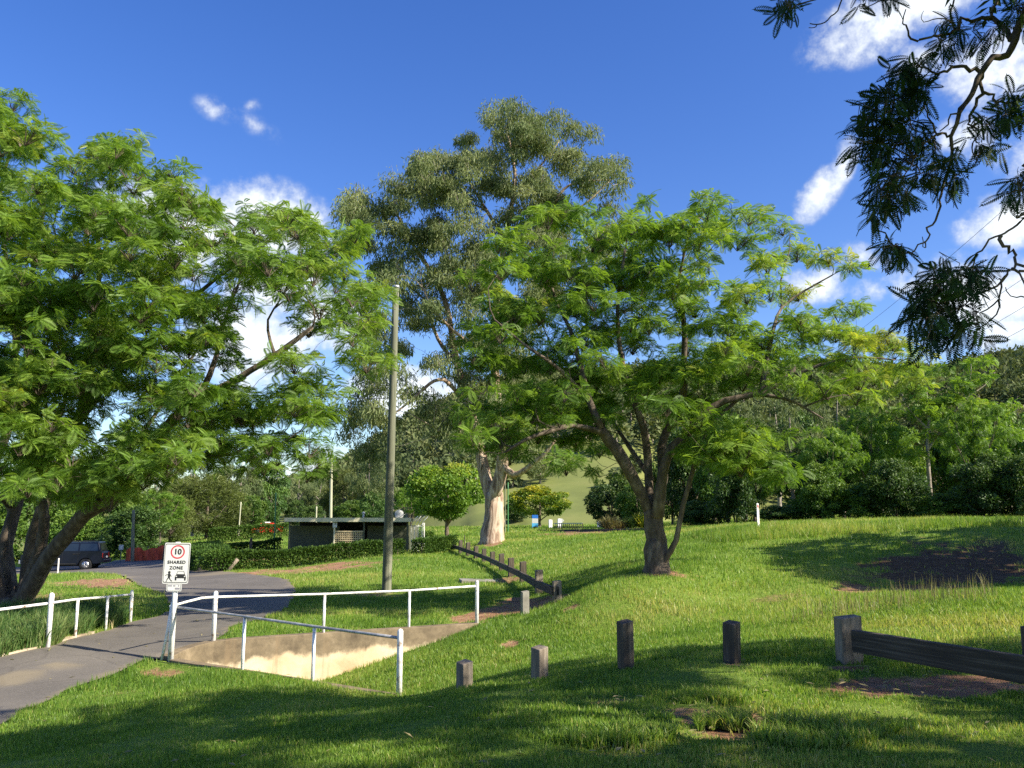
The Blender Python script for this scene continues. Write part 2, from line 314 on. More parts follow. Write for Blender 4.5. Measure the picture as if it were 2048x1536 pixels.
def asphalt_mat():
    m, nt, b, _ = base_mat('worn_asphalt'); L = nt.links.new
    c1, n1 = mix_noise(nt, [(.3,(.088,.079,.070)),(.5,(.125,.112,.098)),(.72,(.175,.155,.132))], .55, 12, .65)
    c2, n2 = mix_noise(nt, [(.35,(.055,.050,.046)),(.5,(.130,.118,.105)),(.66,(.25,.225,.19))], 38, 6, .8)
    mx = NN(nt, 'ShaderNodeMix', data_type='RGBA'); mx.inputs[0].default_value = .38; L(c1, mx.inputs[6]); L(c2, mx.inputs[7])
    tc = NN(nt, 'ShaderNodeTexCoord'); nz = NN(nt, 'ShaderNodeTexNoise', i_Scale=1.3, i_Detail=6.0); L(tc.outputs['Object'], nz.inputs['Vector'])
    wp = NN(nt, 'ShaderNodeMix', data_type='RGBA'); wp.inputs[0].default_value = .35; L(tc.outputs['Object'], wp.inputs[6]); L(nz.outputs['Color'], wp.inputs[7])
    vo = NN(nt, 'ShaderNodeTexVoronoi', feature='DISTANCE_TO_EDGE'); vo.inputs['Scale'].default_value = .75; L(wp.outputs[2], vo.inputs['Vector'])
    ck = NN(nt, 'ShaderNodeMapRange'); ck.inputs[1].default_value = .004; ck.inputs[2].default_value = .016; ck.inputs[3].default_value = .22; ck.inputs[4].default_value = 0; L(vo.outputs[0], ck.inputs[0])
    m1 = NN(nt, 'ShaderNodeMix', data_type='RGBA'); L(ck.outputs[0], m1.inputs[0]); L(mx.outputs[2], m1.inputs[6]); m1.inputs[7].default_value = (.035,.031,.027,1)
    # dust and sand swept on to it, as marked on the sheet
    at_ = NN(nt, 'ShaderNodeAttribute', attribute_name='tint'); ad = NN(nt, 'ShaderNodeMath', operation='MULTIPLY_ADD'); L(n1, ad.inputs[0]); ad.inputs[1].default_value = .9; ad.inputs[2].default_value = -.45
    sm = NN(nt, 'ShaderNodeMath', operation='ADD'); L(ad.outputs[0], sm.inputs[0]); L(at_.outputs['Fac'], sm.inputs[1]); mr = NN(nt, 'ShaderNodeMapRange', interpolation_type='SMOOTHSTEP'); mr.inputs[1].default_value = .25; mr.inputs[2].default_value = .95; mr.inputs[4].default_value = .5; L(sm.outputs[0], mr.inputs[0])
    m2 = NN(nt, 'ShaderNodeMix', data_type='RGBA'); L(mr.outputs[0], m2.inputs[0]); L(m1.outputs[2], m2.inputs[6]); m2.inputs[7].default_value = (.26,.21,.13,1)
    L(m2.outputs[2], b.inputs['Base Color']); b.inputs['Roughness'].default_value = .92; b.inputs['Specular IOR Level'].default_value = .15; bump(nt, b, n2, .35, .006); return m
M['asphalt'] = asphalt_mat()
M['concrete'] = surf('aged_concrete', [(.3,(.12,.095,.065)),(.42,(.30,.23,.155)),(.6,(.52,.42,.30)),(.8,(.62,.54,.42))], 1.1, .9, .4, .01, detail=10, dist=.6)
M['wpaint'] = surf('worn_white_paint', [(.30,(.22,.13,.08)),(.38,(.50,.46,.42)),(.47,(.74,.73,.71)),(.8,(.80,.80,.79))], 9, .5, .15, .004)
M['galv'] = surf('grey_galvanised_rail', [(.3,(.20,.20,.21)),(.55,(.36,.36,.37)),(.75,(.55,.55,.54))], 8, .45, .1, .003, metal=.3)
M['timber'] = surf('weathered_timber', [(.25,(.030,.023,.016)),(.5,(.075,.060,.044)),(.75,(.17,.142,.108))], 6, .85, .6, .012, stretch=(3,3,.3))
M['timber_lit'] = surf('pale_sunlit_timber', [(.25,(.07,.055,.04)),(.5,(.19,.155,.115)),(.75,(.32,.27,.21))], 6, .85, .6, .012, stretch=(3,3,.3))  # paler copy of the timber above, sunlight put into its colour; also serves the log
M['railwood'] = surf('weathered_rail_timber', [(.28,(.020,.016,.012)),(.5,(.055,.044,.033)),(.72,(.15,.122,.092))], 7, .85, .6, .01, stretch=(.12,3,4), detail=10)
M['pole'] = surf('greenish_pole_timber', [(.25,(.075,.085,.055)),(.5,(.15,.155,.105)),(.75,(.25,.24,.18))], 4, .9, .5, .01, stretch=(3,3,.15))
M['ppole'] = surf('pale_pole_timber', [(.3,(.30,.30,.20)),(.7,(.50,.48,.36))], 3, .9, .3, .01, stretch=(3,3,.2))
def flat(name, c, rough=.5, metal=0, spec=.4, v=.12):
    return surf(name, [(.3,tuple(x*(1-v) for x in c)),(.7,tuple(min(1,x*(1+v)) for x in c))], 5, rough, 0, metal=metal, spec=spec)
M['white'] = flat('sign_white', (.56,.56,.53), .6, spec=.1, v=.02); M['black'] = flat('sign_black', (.02,.02,.02), .5); M['red'] = flat('sign_red', (.45,.035,.05), .5)
M['steel'] = flat('galvanised_steel', (.45,.46,.46), .4, .6); M['carpaint'] = flat('dark_blue_car_paint', (.005,.007,.016), .3, 0, .3)
M['glass'] = flat('tinted_glass', (.012,.018,.024), .06, 0, .8); M['rubber'] = flat('tyre_rubber', (.018,.018,.018), .8); M['rim'] = flat('wheel_alloy', (.42,.42,.43), .3, .7)
M['tail'] = flat('tail_lamp_red', (.40,.03,.02), .25); M['chrome'] = flat('plain_metal', (.5,.5,.5), .25, .9); M['carred'] = flat('red_car_paint', (.50,.025,.015), .25, .1, .6)
M['wall'] = surf('olive_grey_wall', [(.3,(.065,.070,.045)),(.7,(.10,.105,.066))], 3, .85, .15, .01); M['fascia'] = surf('cream_fascia', [(.3,(.50,.45,.31)),(.7,(.66,.60,.43))], 2, .7, .1)
M['darkin'] = flat('dark_interior', (.018,.017,.016), .9); M['lattice'] = flat('lattice_timber', (.50,.40,.24), .8); M['orange'] = flat('orange_mesh_plastic', (.52,.075,.025), .7)
M['blue'] = flat('sign_blue', (.03,.16,.55), .4); M['lblue'] = flat('sign_light_blue', (.10,.42,.72), .4); M['greenpost'] = flat('green_post', (.06,.20,.07), .5); M['wire'] = flat('cable_black', (.03,.03,.035), .6)
M['slab'] = surf('pale_slab', [(.3,(.17,.155,.125)),(.7,(.31,.29,.245))], 4, .8, .2)
def ground_mat():
    m, nt, b, _ = base_mat('lawn_soil'); L = nt.links.new
    g1, n1 = mix_noise(nt, [(.25,(.085,.150,.024)),(.5,(.145,.225,.034)),(.75,(.21,.26,.055))], .45, 10, .7)
    g2, n2 = mix_noise(nt, [(.2,(.07,.10,.022)),(.5,(.15,.22,.034)),(.8,(.23,.27,.06))], 9, 8, .75)
    mx = NN(nt, 'ShaderNodeMix', data_type='RGBA'); mx.inputs[0].default_value = .5; L(g1, mx.inputs[6]); L(g2, mx.inputs[7])
    d, n3 = mix_noise(nt, [(.25,(.13,.066,.036)),(.5,(.30,.165,.095)),(.75,(.43,.28,.17))], 3.5, 10, .7)
    at_ = NN(nt, 'ShaderNodeAttribute', attribute_name='tint')
    ad = NN(nt, 'ShaderNodeMath', operation='MULTIPLY_ADD'); L(n2, ad.inputs[0]); ad.inputs[1].default_value = 1.1; ad.inputs[2].default_value = -.58
    sm = NN(nt, 'ShaderNodeMath', operation='ADD'); L(ad.outputs[0], sm.inputs[0]); L(at_.outputs['Fac'], sm.inputs[1])
    mr = NN(nt, 'ShaderNodeMapRange', interpolation_type='SMOOTHSTEP'); mr.inputs[1].default_value = .35; mr.inputs[2].default_value = .75; L(sm.outputs[0], mr.inputs[0])
    m2 = NN(nt, 'ShaderNodeMix', data_type='RGBA'); L(mr.outputs[0], m2.inputs[0]); L(mx.outputs[2], m2.inputs[6]); L(d, m2.inputs[7])
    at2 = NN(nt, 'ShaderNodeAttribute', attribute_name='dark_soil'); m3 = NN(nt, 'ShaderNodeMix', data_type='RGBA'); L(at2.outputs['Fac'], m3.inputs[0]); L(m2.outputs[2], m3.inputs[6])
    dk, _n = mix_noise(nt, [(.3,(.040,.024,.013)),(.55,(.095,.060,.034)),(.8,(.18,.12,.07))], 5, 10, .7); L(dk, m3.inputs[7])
    L(m3.outputs[2], b.inputs['Base Color']); b.inputs['Roughness'].default_value = .95; b.inputs['Specular IOR Level'].default_value = .1
    bump(nt, b, n2, .9, .05); return m
M['ground'] = ground_mat()
M['hill'] = surf('hill_pasture', [(.25,(.095,.115,.028)),(.5,(.15,.175,.042)),(.75,(.21,.21,.065))], .06, .95, .5, .3, detail=12)
M['fore'] = leaf('far_forest_leaf', [(0.0,(.040,.062,.026)),(0.5,(.095,.125,.050)),(1.0,(.18,.19,.085))], .2, .8, .1, 0)
# ------------------------------------------------------------------ ground, road, walls
ROADPX = [(0,1316),(92,1296),(150,1277),(211,1262),(260,1246),(325,1230),(340,1210),(325,1186),(282,1173),(240,1151),(165,1147),(60,1150),(-250,1153),
          (-250,1136),(60,1134),(130,1132),(210,1127),(240,1120),(320,1117),(345,1108),(352,1098),(386,1098),(396,1115),(404,1140),(455,1144),(520,1151),(572,1160),(588,1172),(588,1190),(576,1213),(544,1232),
          (470,1252),(430,1284)]
ROAD = [tuple(G(*p)[:2]) for p in ROADPX] + [tuple(BEND[:2]+np.array([.02,.1])), tuple((APEX*.5+BEND*.5)[:2]+np.array([-.12,.1])), tuple(APEX[:2]+np.array([-.12,0]))] + \
       [tuple(G(*p)[:2]) for p in [(293,1319),(223,1352),(140,1382),(45,1424),(0,1452),(-150,1510),(-400,1600)]] + [(-9.5,6.0),(-13.5,10.5),tuple(G(-200,1350)[:2])]
def smooth_poly(P, step=0.35):
    P = np.array(P); n = len(P); out = []
    for i in range(n):
        p0, p1, p2, p3 = P[i-1], P[i], P[(i+1)%n], P[(i+2)%n]; L = np.linalg.norm(p2-p1); k = max(1, int(L/step))
        for j in range(k):
            t = j/k; m1 = (p2-p0)*.5; m2 = (p3-p1)*.5; s1 = min(1, L/(np.linalg.norm(m1)+1e-6)); s2 = min(1, L/(np.linalg.norm(m2)+1e-6)); m1 = m1*s1; m2 = m2*s2
            out.append((2*t**3-3*t*t+1)*p1 + (t**3-2*t*t+t)*m1 + (-2*t**3+3*t*t)*p2 + (t**3-t*t)*m2)
    return np.array(out)
ROADS = smooth_poly(ROAD)
_rn = (np.stack([vnoise(ROADS[:,0]*2.3, ROADS[:,1]*2.3, 5), vnoise(ROADS[:,0]*2.3, ROADS[:,1]*2.3, 6)], -1)-.5)*.22
ROADS = ROADS + _rn*(np.hypot(*(ROADS-APEX[:2]).T) > 1.8)[:,None]
# bare or littered patches: (px, py, half-width px, half-depth px, strength)
DIRT = [(1030,1214,75,20,1),(950,1236,60,12,.9),(940,1251,50,6,.8),(1020,1288,22,20,1),(1032,1327,40,8,.7),(650,1134,170,8,.85),(480,1147,90,6,.8),(500,1118,70,6,.8),(190,1165,110,12,1),(90,1190,90,10,.6),(1317,1144,80,8,1),
 (1450,1450,95,34,1.15),(1350,1425,50,12,.7),(1860,1368,210,26,1.1),(1690,1335,60,8,.9),(1100,1200,45,10,.8),(1185,1063,120,3.5,.95),(1900,1135,185,52,1.0),(1720,1180,50,16,1),(1200,1398,75,10,.6),(1480,1327,40,6,.8),
 (1560,1195,70,12,.55),(975,1330,35,10,.5),(700,1268,60,6,.5),(1320,1460,80,15,.5),(1770,1445,60,8,.5),(320,1345,50,12,.7),(230,1385,70,14,.5),(1140,1215,30,6,.9),(985,1085,26,3,.9),(880,1077,30,3,.6),(745,1190,60,8,.6),(1010,1160,40,14,.7),(60,1330,40,5,.3),
 (970,1440,60,10,.4),(1240,1505,120,12,.5),(1500,1510,60,10,.45)]
DW = []
for (px, py, rx, ry, s) in DIRT:
    c = G(px, py); n_ = G(px, py+ry)[1]; f_ = G(px, py-ry)[1]
    DW.append((c[0], c[1], rx*c[1]/F, min(max((f_-n_)/2, .12), rx*c[1]/F*2.5), s, c[0]/c[1]))
def dirt(x, y):
    m = np.zeros(np.shape(x)); wob = vnoise(x*1.1, y*1.1, 3)*.7 + vnoise(x*3.2, y*3.2, 4)*.6 + vnoise(x*8.5, y*8.5, 6)*.3 - .25
    for (cx, cy, rx, ry, s, sh) in DW:
        d = ((x-cx-(y-cy)*sh)/rx)**2 + ((y-cy)/ry)**2
        m = np.maximum(m, s*np.clip(1.35 - d - (wob-.45)*1.5, 0, 1))
    return np.clip(m, 0, 1)
az = np.concatenate([np.linspace(-math.pi, -.72, 40)[:-1], np.linspace(-.72, .72, 400), np.linspace(.72, math.pi, 40)[1:]])
rr = np.concatenate([[0.0], np.exp(np.linspace(math.log(1.2), math.log(60), 520)), np.exp(np.linspace(math.log(61), math.log(4000), 110))])
gx = rr[:,None]*np.sin(az)[None]; gy = rr[:,None]*np.cos(az)[None]
gz = h(gx, gy)
inroad = in_poly(gx, gy, ROADS)
gz = gz - .05*inroad
gd = dirt(gx, gy)
gz = gz + np.where(rr[:,None] < 60, (vnoise(gx*1.4, gy*1.4, 8)-.5)*.05 - gd*.03, 0)
g = Geo(); nr, na = gx.shape
i = np.arange(nr-1)[:,None]*na; j = np.arange(na-1)[None]
g.add(np.stack([gx, gy, gz], -1).reshape(-1,3), np.stack([i+j, i+j+1, i+na+j+1, i+na+j], -1).reshape(-1,4)[:, ::-1], gd.ravel())
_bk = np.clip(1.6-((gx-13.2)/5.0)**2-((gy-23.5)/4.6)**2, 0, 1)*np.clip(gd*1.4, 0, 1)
ground = g.build('ground', M['ground'], smooth=True); ground['kind'] = 'structure'
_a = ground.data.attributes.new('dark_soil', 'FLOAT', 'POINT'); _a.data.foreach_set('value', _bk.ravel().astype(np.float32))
# asphalt sheet following the ground
rng = np.random.default_rng(3); lo = ROADS.min(0); hi = ROADS.max(0)
yy = []; y = lo[1]
pts = []
while y < hi[1]:
    st = .3 if y < 24 else (.7 if y < 40 else 1.6)
    for x in np.arange(lo[0], hi[0], st): pts.append((x+rng.uniform(-.2,.2)*st, y+rng.uniform(-.2,.2)*st))
    y += st
pts = np.array(pts); pts = pts[in_poly(pts[:,0], pts[:,1], ROADS)]
dmin = np.array([np.min(np.hypot(ROADS[:,0]-p[0], ROADS[:,1]-p[1])) for p in pts]); pts = pts[dmin > .12]
nb = len(ROADS); allp = [Vector(p) for p in ROADS] + [Vector(p) for p in pts]
res = delaunay_2d_cdt(allp, [], [list(range(nb))], 1, 1e-5)
rv = np.array([(p.x, p.y) for p in res[0]]); rz = h(rv[:,0], rv[:,1])
g = Geo(); rf = [f for f in res[2]]
_de = np.array([np.min(np.hypot(ROADS[:,0]-p[0], ROADS[:,1]-p[1])) for p in rv]); _dust = np.clip(.75-_de/.45, 0, .75)
for (px, py, rx, ry) in ((30,1358,60,14),(215,1352,30,8),(330,1226,30,10),(430,1148,60,5),(120,1335,60,5)):
    c = G(px, py); _dust = np.maximum(_dust, np.clip(1.25-((rv[:,0]-c[0])/(rx*c[1]/F))**2-((rv[:,1]-c[1])/max(.25, ry*c[1]**2/(F*2.6)))**2, 0, 1))
g.add(np.c_[rv, rz+.018], np.array([f for f in rf if len(f) == 3]), _dust)
road = g.build('road', M['asphalt'], smooth=True); road['kind'] = 'structure'
# near edge strip of concrete along the left of the bridge deck
# wing walls of the culvert mouth
def wall_run(name, pts, tops, drop, thick, side, label, cat):
    P = np.array(pts); n = len(P); root = thing(name, label, cat, (P[0][0], P[0][1], tops[0]-1.2))
    T = np.gradient(P, axis=0); T /= np.linalg.norm(T, axis=1)[:,None]; N = np.c_[-T[:,1], T[:,0]]*side
    g = Geo(); a = np.c_[P, np.array(tops)]; V = []
    for k in range(n):
        q = N[k]*thick; V += [(*P[k], tops[k]), (*(P[k]+q), tops[k]), (*(P[k]+q), tops[k]-drop), (*P[k], tops[k]-drop)]
    f = []
    for k in range(n-1):
        b0 = k*4; b1 = b0+4
        for e in range(4): f.append([b0+e, b0+(e+1)%4, b1+(e+1)%4, b1+e])
    f += [[0,3,2,1], [n*4-4,n*4-3,n*4-2,n*4-1]]
    g.add(V, f); g.build('wall', M['wingwall'], root, bevel=.012)
    return root, P, N
def wingwall_mat():
    m, nt, b, _ = base_mat('stained_concrete'); L = nt.links.new
    c1, n1 = mix_noise(nt, [(.25,(.36,.24,.13)),(.45,(.55,.42,.27)),(.6,(.66,.54,.38)),(.8,(.72,.63,.48))], .9, 12, .62, dist=.4)
    c2, n2 = mix_noise(nt, [(.3,(.085,.066,.045)),(.55,(.20,.155,.10)),(.8,(.36,.28,.19))], 2.6, 12, .7)
    at_ = NN(nt, 'ShaderNodeTexCoord'); sp = NN(nt, 'ShaderNodeSeparateXYZ'); L(at_.outputs['Object'], sp.inputs[0])
    n3 = mix_noise(nt, [(0,(0,0,0)),(1,(1,1,1))], .8, 8, .6, stretch=(1,1,.25))[1]
    # lichen and soot lie thick on the weathered top courses and run down in streaks
    ad = NN(nt, 'ShaderNodeMath', operation='MULTIPLY_ADD'); L(n3, ad.inputs[0]); ad.inputs[1].default_value = .75; L(sp.outputs[2], ad.inputs[2])
    n4 = mix_noise(nt, [(0,(0,0,0)),(1,(1,1,1))], 7, 8, .7)[1]; a5 = NN(nt, 'ShaderNodeMath', operation='MULTIPLY_ADD'); L(n4, a5.inputs[0]); a5.inputs[1].default_value = .24; L(ad.outputs[0], a5.inputs[2]); ad = a5
    mr = NN(nt, 'ShaderNodeMapRange', interpolation_type='SMOOTHSTEP'); mr.inputs[1].default_value = 1.36; mr.inputs[2].default_value = 1.50; L(ad.outputs[0], mr.inputs[0])
    mx = NN(nt, 'ShaderNodeMix', data_type='RGBA'); L(mr.outputs[0], mx.inputs[0]); L(c1, mx.inputs[6]); L(c2, mx.inputs[7])
    # damp streaks and joints that run down the face
    n6 = mix_noise(nt, [(0,(0,0,0)),(1,(1,1,1))], 2.4, 5, .6, stretch=(1,1,.06))[1]; st = NN(nt, 'ShaderNodeMapRange', interpolation_type='SMOOTHSTEP'); st.inputs[1].default_value = .56; st.inputs[2].default_value = .70; st.inputs[4].default_value = .7; L(n6, st.inputs[0])
    m2 = NN(nt, 'ShaderNodeMix', data_type='RGBA'); L(st.outputs[0], m2.inputs[0]); L(mx.outputs[2], m2.inputs[6]); m2.inputs[7].default_value = (.23,.165,.10,1); L(m2.outputs[2], b.inputs['Base Color'])
    b.inputs['Roughness'].default_value = .92; b.inputs['Specular IOR Level'].default_value = .15; bump(nt, b, n2, .5, .015); return m
M['wingwall'] = wingwall_mat()
cv = [APEX[:2], APEX[:2]*.72+BEND[:2]*.28+np.array([-.10,.16]), APEX[:2]*.35+BEND[:2]*.65+np.array([-.10,.16]), BEND[:2]]
fw = cv + [BEND[:2]+(FAREND-BEND)[:2]*t for t in np.linspace(.08, 1, 14)]
fz = [APEX[2]+.04+(BEND[2]-APEX[2])*t for t in (0,.3,.65,1)] + [BEND[2]+.06+(FAREND[2]-BEND[2])*t for t in np.linspace(.08, 1, 14)]
far_wall, _, _ = wall_run('wing_wall', fw, fz, 1.75, .24, 1, 'stained pale concrete retaining wall behind the channel, its sunlit face turned to the viewer', 'retaining wall')
nw = [APEX[:2]+(NEAREND-APEX)[:2]*t for t in np.linspace(.03, 1.02, 12)]
nz = [APEX[2]+.03+(NEAREND[2]-APEX[2])*t for t in np.linspace(.03, 1.02, 12)]
near_wall, _, _ = wall_run('wing_wall', nw, nz, 1.7, .20, -1, 'concrete retaining wall in front of the channel, only its brown top edge showing', 'retaining wall')
far_wall['group'] = near_wall['group'] = 'wing walls of the culvert mouth'
# a broken lump at the far end
# hills behind
def hill_z(azv, r):
    px = 1024 + np.tan(azv)*F*1.012
    crest_py = np.interp(px, [-600,300,560,640,700,760,800,870,940,1050,1200,1400,1550,1700,1800,1900,2000,2100,2600], [1035,1030,1005,985,955,915,885,858,835,810,800,795,790,800,815,818,806,800,830])
    rc = np.interp(px, [0,600,1000,1400,2048,2400], [620,520,480,520,560,560])
    th = (1040-crest_py)/F; Zc = th*rc*1.0 + 1.0
    r0 = np.interp(px, [0,700,950,1250,1400,2048], [230,190,135,125,150,170])
    t = np.clip((r-r0)/(rc-r0), 0, None)
    s = np.where(t < 1, np.sin(t*math.pi/2)**1.25, 1 - .25*np.clip(t-1, 0, 1))
    return Zc*s - 1.2*(t <= 0) 
ha = np.linspace(-.75, .8, 260); hr = np.linspace(105, 900, 120)
HX = hr[:,None]*np.sin(ha)[None]; HY = hr[:,None]*np.cos(ha)[None]
HB = np.interp(ha, [-.75,-.3,0,.1,.8], [0,0,.3,.4,.6])[None]
HZ = hill_z(ha[None]+0*HX, hr[:,None]+0*HX) + HB + (vnoise(HX*.03, HY*.03, 2)-.5)*5*np.clip((hr[:,None]-200)/150, 0, 1) - 2.2*np.clip((140-hr[:,None])/30, 0, 1)
g = Geo(); nr, na = HX.shape; i = np.arange(nr-1)[:,None]*na; j = np.arange(na-1)[None]
g.add(np.stack([HX,HY,HZ],-1).reshape(-1,3), np.stack([i+j,i+j+1,i+na+j+1,i+na+j],-1).reshape(-1,4)[:, ::-1])
hills = g.build('hills', M['hill'], smooth=True); hills['kind'] = 'structure'
# ------------------------------------------------------------------ vegetation builders
def frond_template(n, wid=.085, droop=.35, lmax=.36, start=.16):
    V = []; Q = []
    def q(a, b, c, d): Q.append([len(V)+k for k in range(4)]); V.extend([a, b, c, d])
    z = lambda x: -droop*x*x
    for i in range(n):
        x = start+(1-start)*(i+.3)/n; l = lmax*(math.sin(math.pi*(.12+.80*(i+.5)/n))**.7); 
        for s in (-1, 1):
            tx, ty = .52*l, .86*l
            tip = (x+tx, s*ty, z(x)-.22*l); nx, ny = -.86*wid*.5, .52*wid*.5
            m = (x+tx*.5, s*ty*.5, z(x)-.06*l)
            q((x, 0, z(x)), (m[0]-nx, m[1]-s*ny, m[2]), tip, (m[0]+nx, m[1]+s*ny, m[2]))
    q((.93,0,z(.93)), (1.0,-wid*.45,z(1.0)), (1.12,0,z(1.12)), (1.0,wid*.45,z(1.0)))
    q((0,-.006,0), (.95,-.004,z(.95)), (.95,.004,z(.95)), (0,.006,0))
    return np.array(V), np.array(Q)
T_NEAR = frond_template(12, .072, .30, .25, .12); T_MID = frond_template(12, .060, .42, .36); T_FAR = frond_template(5, .16, .38, .40)
def scatter_template(geo, T, O, D, L, tint, roll=.5, rng=RNG, up=None):
    V, Q = T; n = len(O)
    if n == 0: return
    D = D/(np.linalg.norm(D, axis=1)[:,None]+1e-9)
    U = np.tile([0.,0.,1.], (n,1)) if up is None else up
    Y = np.cross(U, D); Y /= np.linalg.norm(Y, axis=1)[:,None]+1e-6; Z = np.cross(D, Y)
    a = rng.normal(0, roll, n)[:,None]; Y2 = Y*np.cos(a)+Z*np.sin(a); Z2 = np.cross(D, Y2)
    P = O[:,None] + L[:,None,None]*(V[None,:,0:1]*D[:,None]+V[None,:,1:2]*Y2[:,None]+V[None,:,2:3]*Z2[:,None])
    f = Q[None] + (np.arange(n)*len(V))[:,None,None]
    geo.add(P.reshape(-1,3), f.reshape(-1,4), np.repeat(np.clip(tint,0,1), len(V)))
LEAF_Q = (np.array([(0,0,0),(.5,-.5,.04),(1,0,-.05),(.5,.5,.04)], float), np.array([[0,1,2,3]]))
def leafquads(geo, O, D, L, wid, tint, rng=RNG, roll=1.2):
    T = (LEAF_Q[0]*np.array([1, wid, 1]), LEAF_Q[1]); scatter_template(geo, T, O, D, L, tint, roll, rng)
def rand_dir(n, rng, zmin=-1, zmax=1):
    z = rng.uniform(zmin, zmax, n); a = rng.uniform(0, 2*math.pi, n); s = np.sqrt(1-z*z); return np.c_[s*np.cos(a), s*np.sin(a), z]
class Skel:
    def __init__(s, seed=0): s.P = []; s.par = []; s.r = []; s.chains = []; s.rng = np.random.default_rng(seed)
    def node(s, p, par, r): s.P.append(np.array(p, float)); s.par.append(par); s.r.append(r); return len(s.P)-1
    def limb(s, pts, r0, r1, wob=.04, step=.35, attach=True):
        P = np.array(pts, float); n = len(P); out = []
        for i in range(n-1):
            p0 = P[max(i-1,0)]; p1 = P[i]; p2 = P[i+1]; p3 = P[min(i+2,n-1)]
            k = max(2, int(np.linalg.norm(p2-p1)/step))
            for j in range(k):
                t = j/k; out.append(.5*((2*p1)+(-p0+p2)*t+(2*p0-5*p1+4*p2-p3)*t*t+(-p0+3*p1-3*p2+p3)*t**3))
        out.append(P[-1]); out = np.array(out); m = len(out)
        rad = r0+(r1-r0)*(np.linspace(0,1,m)**.8)
        out[1:-1] += s.rng.normal(0, 1, (m-2,3))*wob*rad[1:-1,None]*2
        par = -1
        if attach and s.P:
            d = np.linalg.norm(np.array(s.P)-out[0], axis=1); par = int(np.argmin(d))
        ch = [par] if par >= 0 else []
        for p, r in zip(out, rad): par = s.node(p, par, r); ch.append(par)
        s.chains.append((ch, True)); return ch
    def grow(s, targets, tip=.008, crook=.12, rise=.25, avoid=None):
        T = np.array(targets); base = np.array(s.P); 
        order = np.argsort([np.min(np.linalg.norm(base-t, axis=1)) for t in T])
        for k in order:
            t = T[k]; P = np.array(s.P); d = np.linalg.norm(P-t, axis=1)
            below = (P[:,2]-t[2]); cost = d + 1.2*np.clip(below, 0, None)
            par = np.array(s.par); hasp = par >= 0; dirv = np.zeros_like(P); dirv[hasp] = P[hasp]-P[par[hasp]]
            dn = dirv/(np.linalg.norm(dirv, axis=1)[:,None]+1e-9); cs = ((t-P)*dn).sum(1)/(d+1e-9); cost = cost*(1+.45*(1-cs))
            b = int(np.argmin(cost)); p = P[b]; L = d[b]
            if L < .08: continue
            c = p + dn[b]*L*.35 + (t-p)*.25 + np.array([0,0,rise*L*.5]); m = max(3, int(L/.3)+1)
            ch = [b]; par_ = b
            for u in np.linspace(0, 1, m+1)[1:]:
                q = (1-u)**2*p+2*u*(1-u)*c+u*u*t
                if u < 1: q = q + s.rng.normal(0, 1, 3)*crook*L/m
                par_ = s.node(q, par_, None); ch.append(par_)
            s.chains.append((ch, False))
        # pipe-model radii for the grown wood
        n = len(s.P); tips = np.zeros(n); haschild = np.zeros(n, bool)
        for q in s.par:
            if q >= 0: haschild[q] = True
        for i in range(n-1, -1, -1):
            if not haschild[i]: tips[i] += 1
            if s.par[i] >= 0: tips[s.par[i]] += tips[i]
        for i in range(n):
            if s.r[i] is None:
                r = tip*tips[i]**.5; pr = s.r[s.par[i]]; s.r[i] = min(r, (pr*.85 if pr else r))
    def tubes(s, geo_main, geo_br, sides=9, bsides=5, rough=.35):
        for k, (ch, main) in enumerate(s.chains):
            P = [s.P[i] for i in ch]; R = [s.r[i] for i in ch]
            if len(ch) > 1 and ch[0] != 0: R[0] = min(R[0], R[1]*1.15)
            if main: geo_main.tube(P, R, sides, True, .5, rough, k)
            else: geo_br.tube(P, R, bsides, False)
def blobs_px(ell, spacing, layers, Y, thick, seed, jitter=.35):
    """crown clumps inside the given ellipses (px, py, rx, ry), spread through the crown's depth"""
    rng = np.random.default_rng(seed); out = []
    for (ex, ey, rx, ry) in ell:
        n = max(1, int(rx*ry*3.14/(spacing*spacing)*layers+.5))
        a = rng.uniform(0, 2*math.pi, n); r = np.sqrt(rng.uniform(0, 1, n)); r = np.where(rng.uniform(0,1,n) < .35, .92, r)
        for k in range(n):
            y = Y + rng.uniform(-1, 1)*thick*math.sqrt(max(.15, 1-r[k]**2*.8)); out.append(at(ex+rx*r[k]*math.cos(a[k]), ey+ry*r[k]*math.sin(a[k]), y))
    return np.array(out)
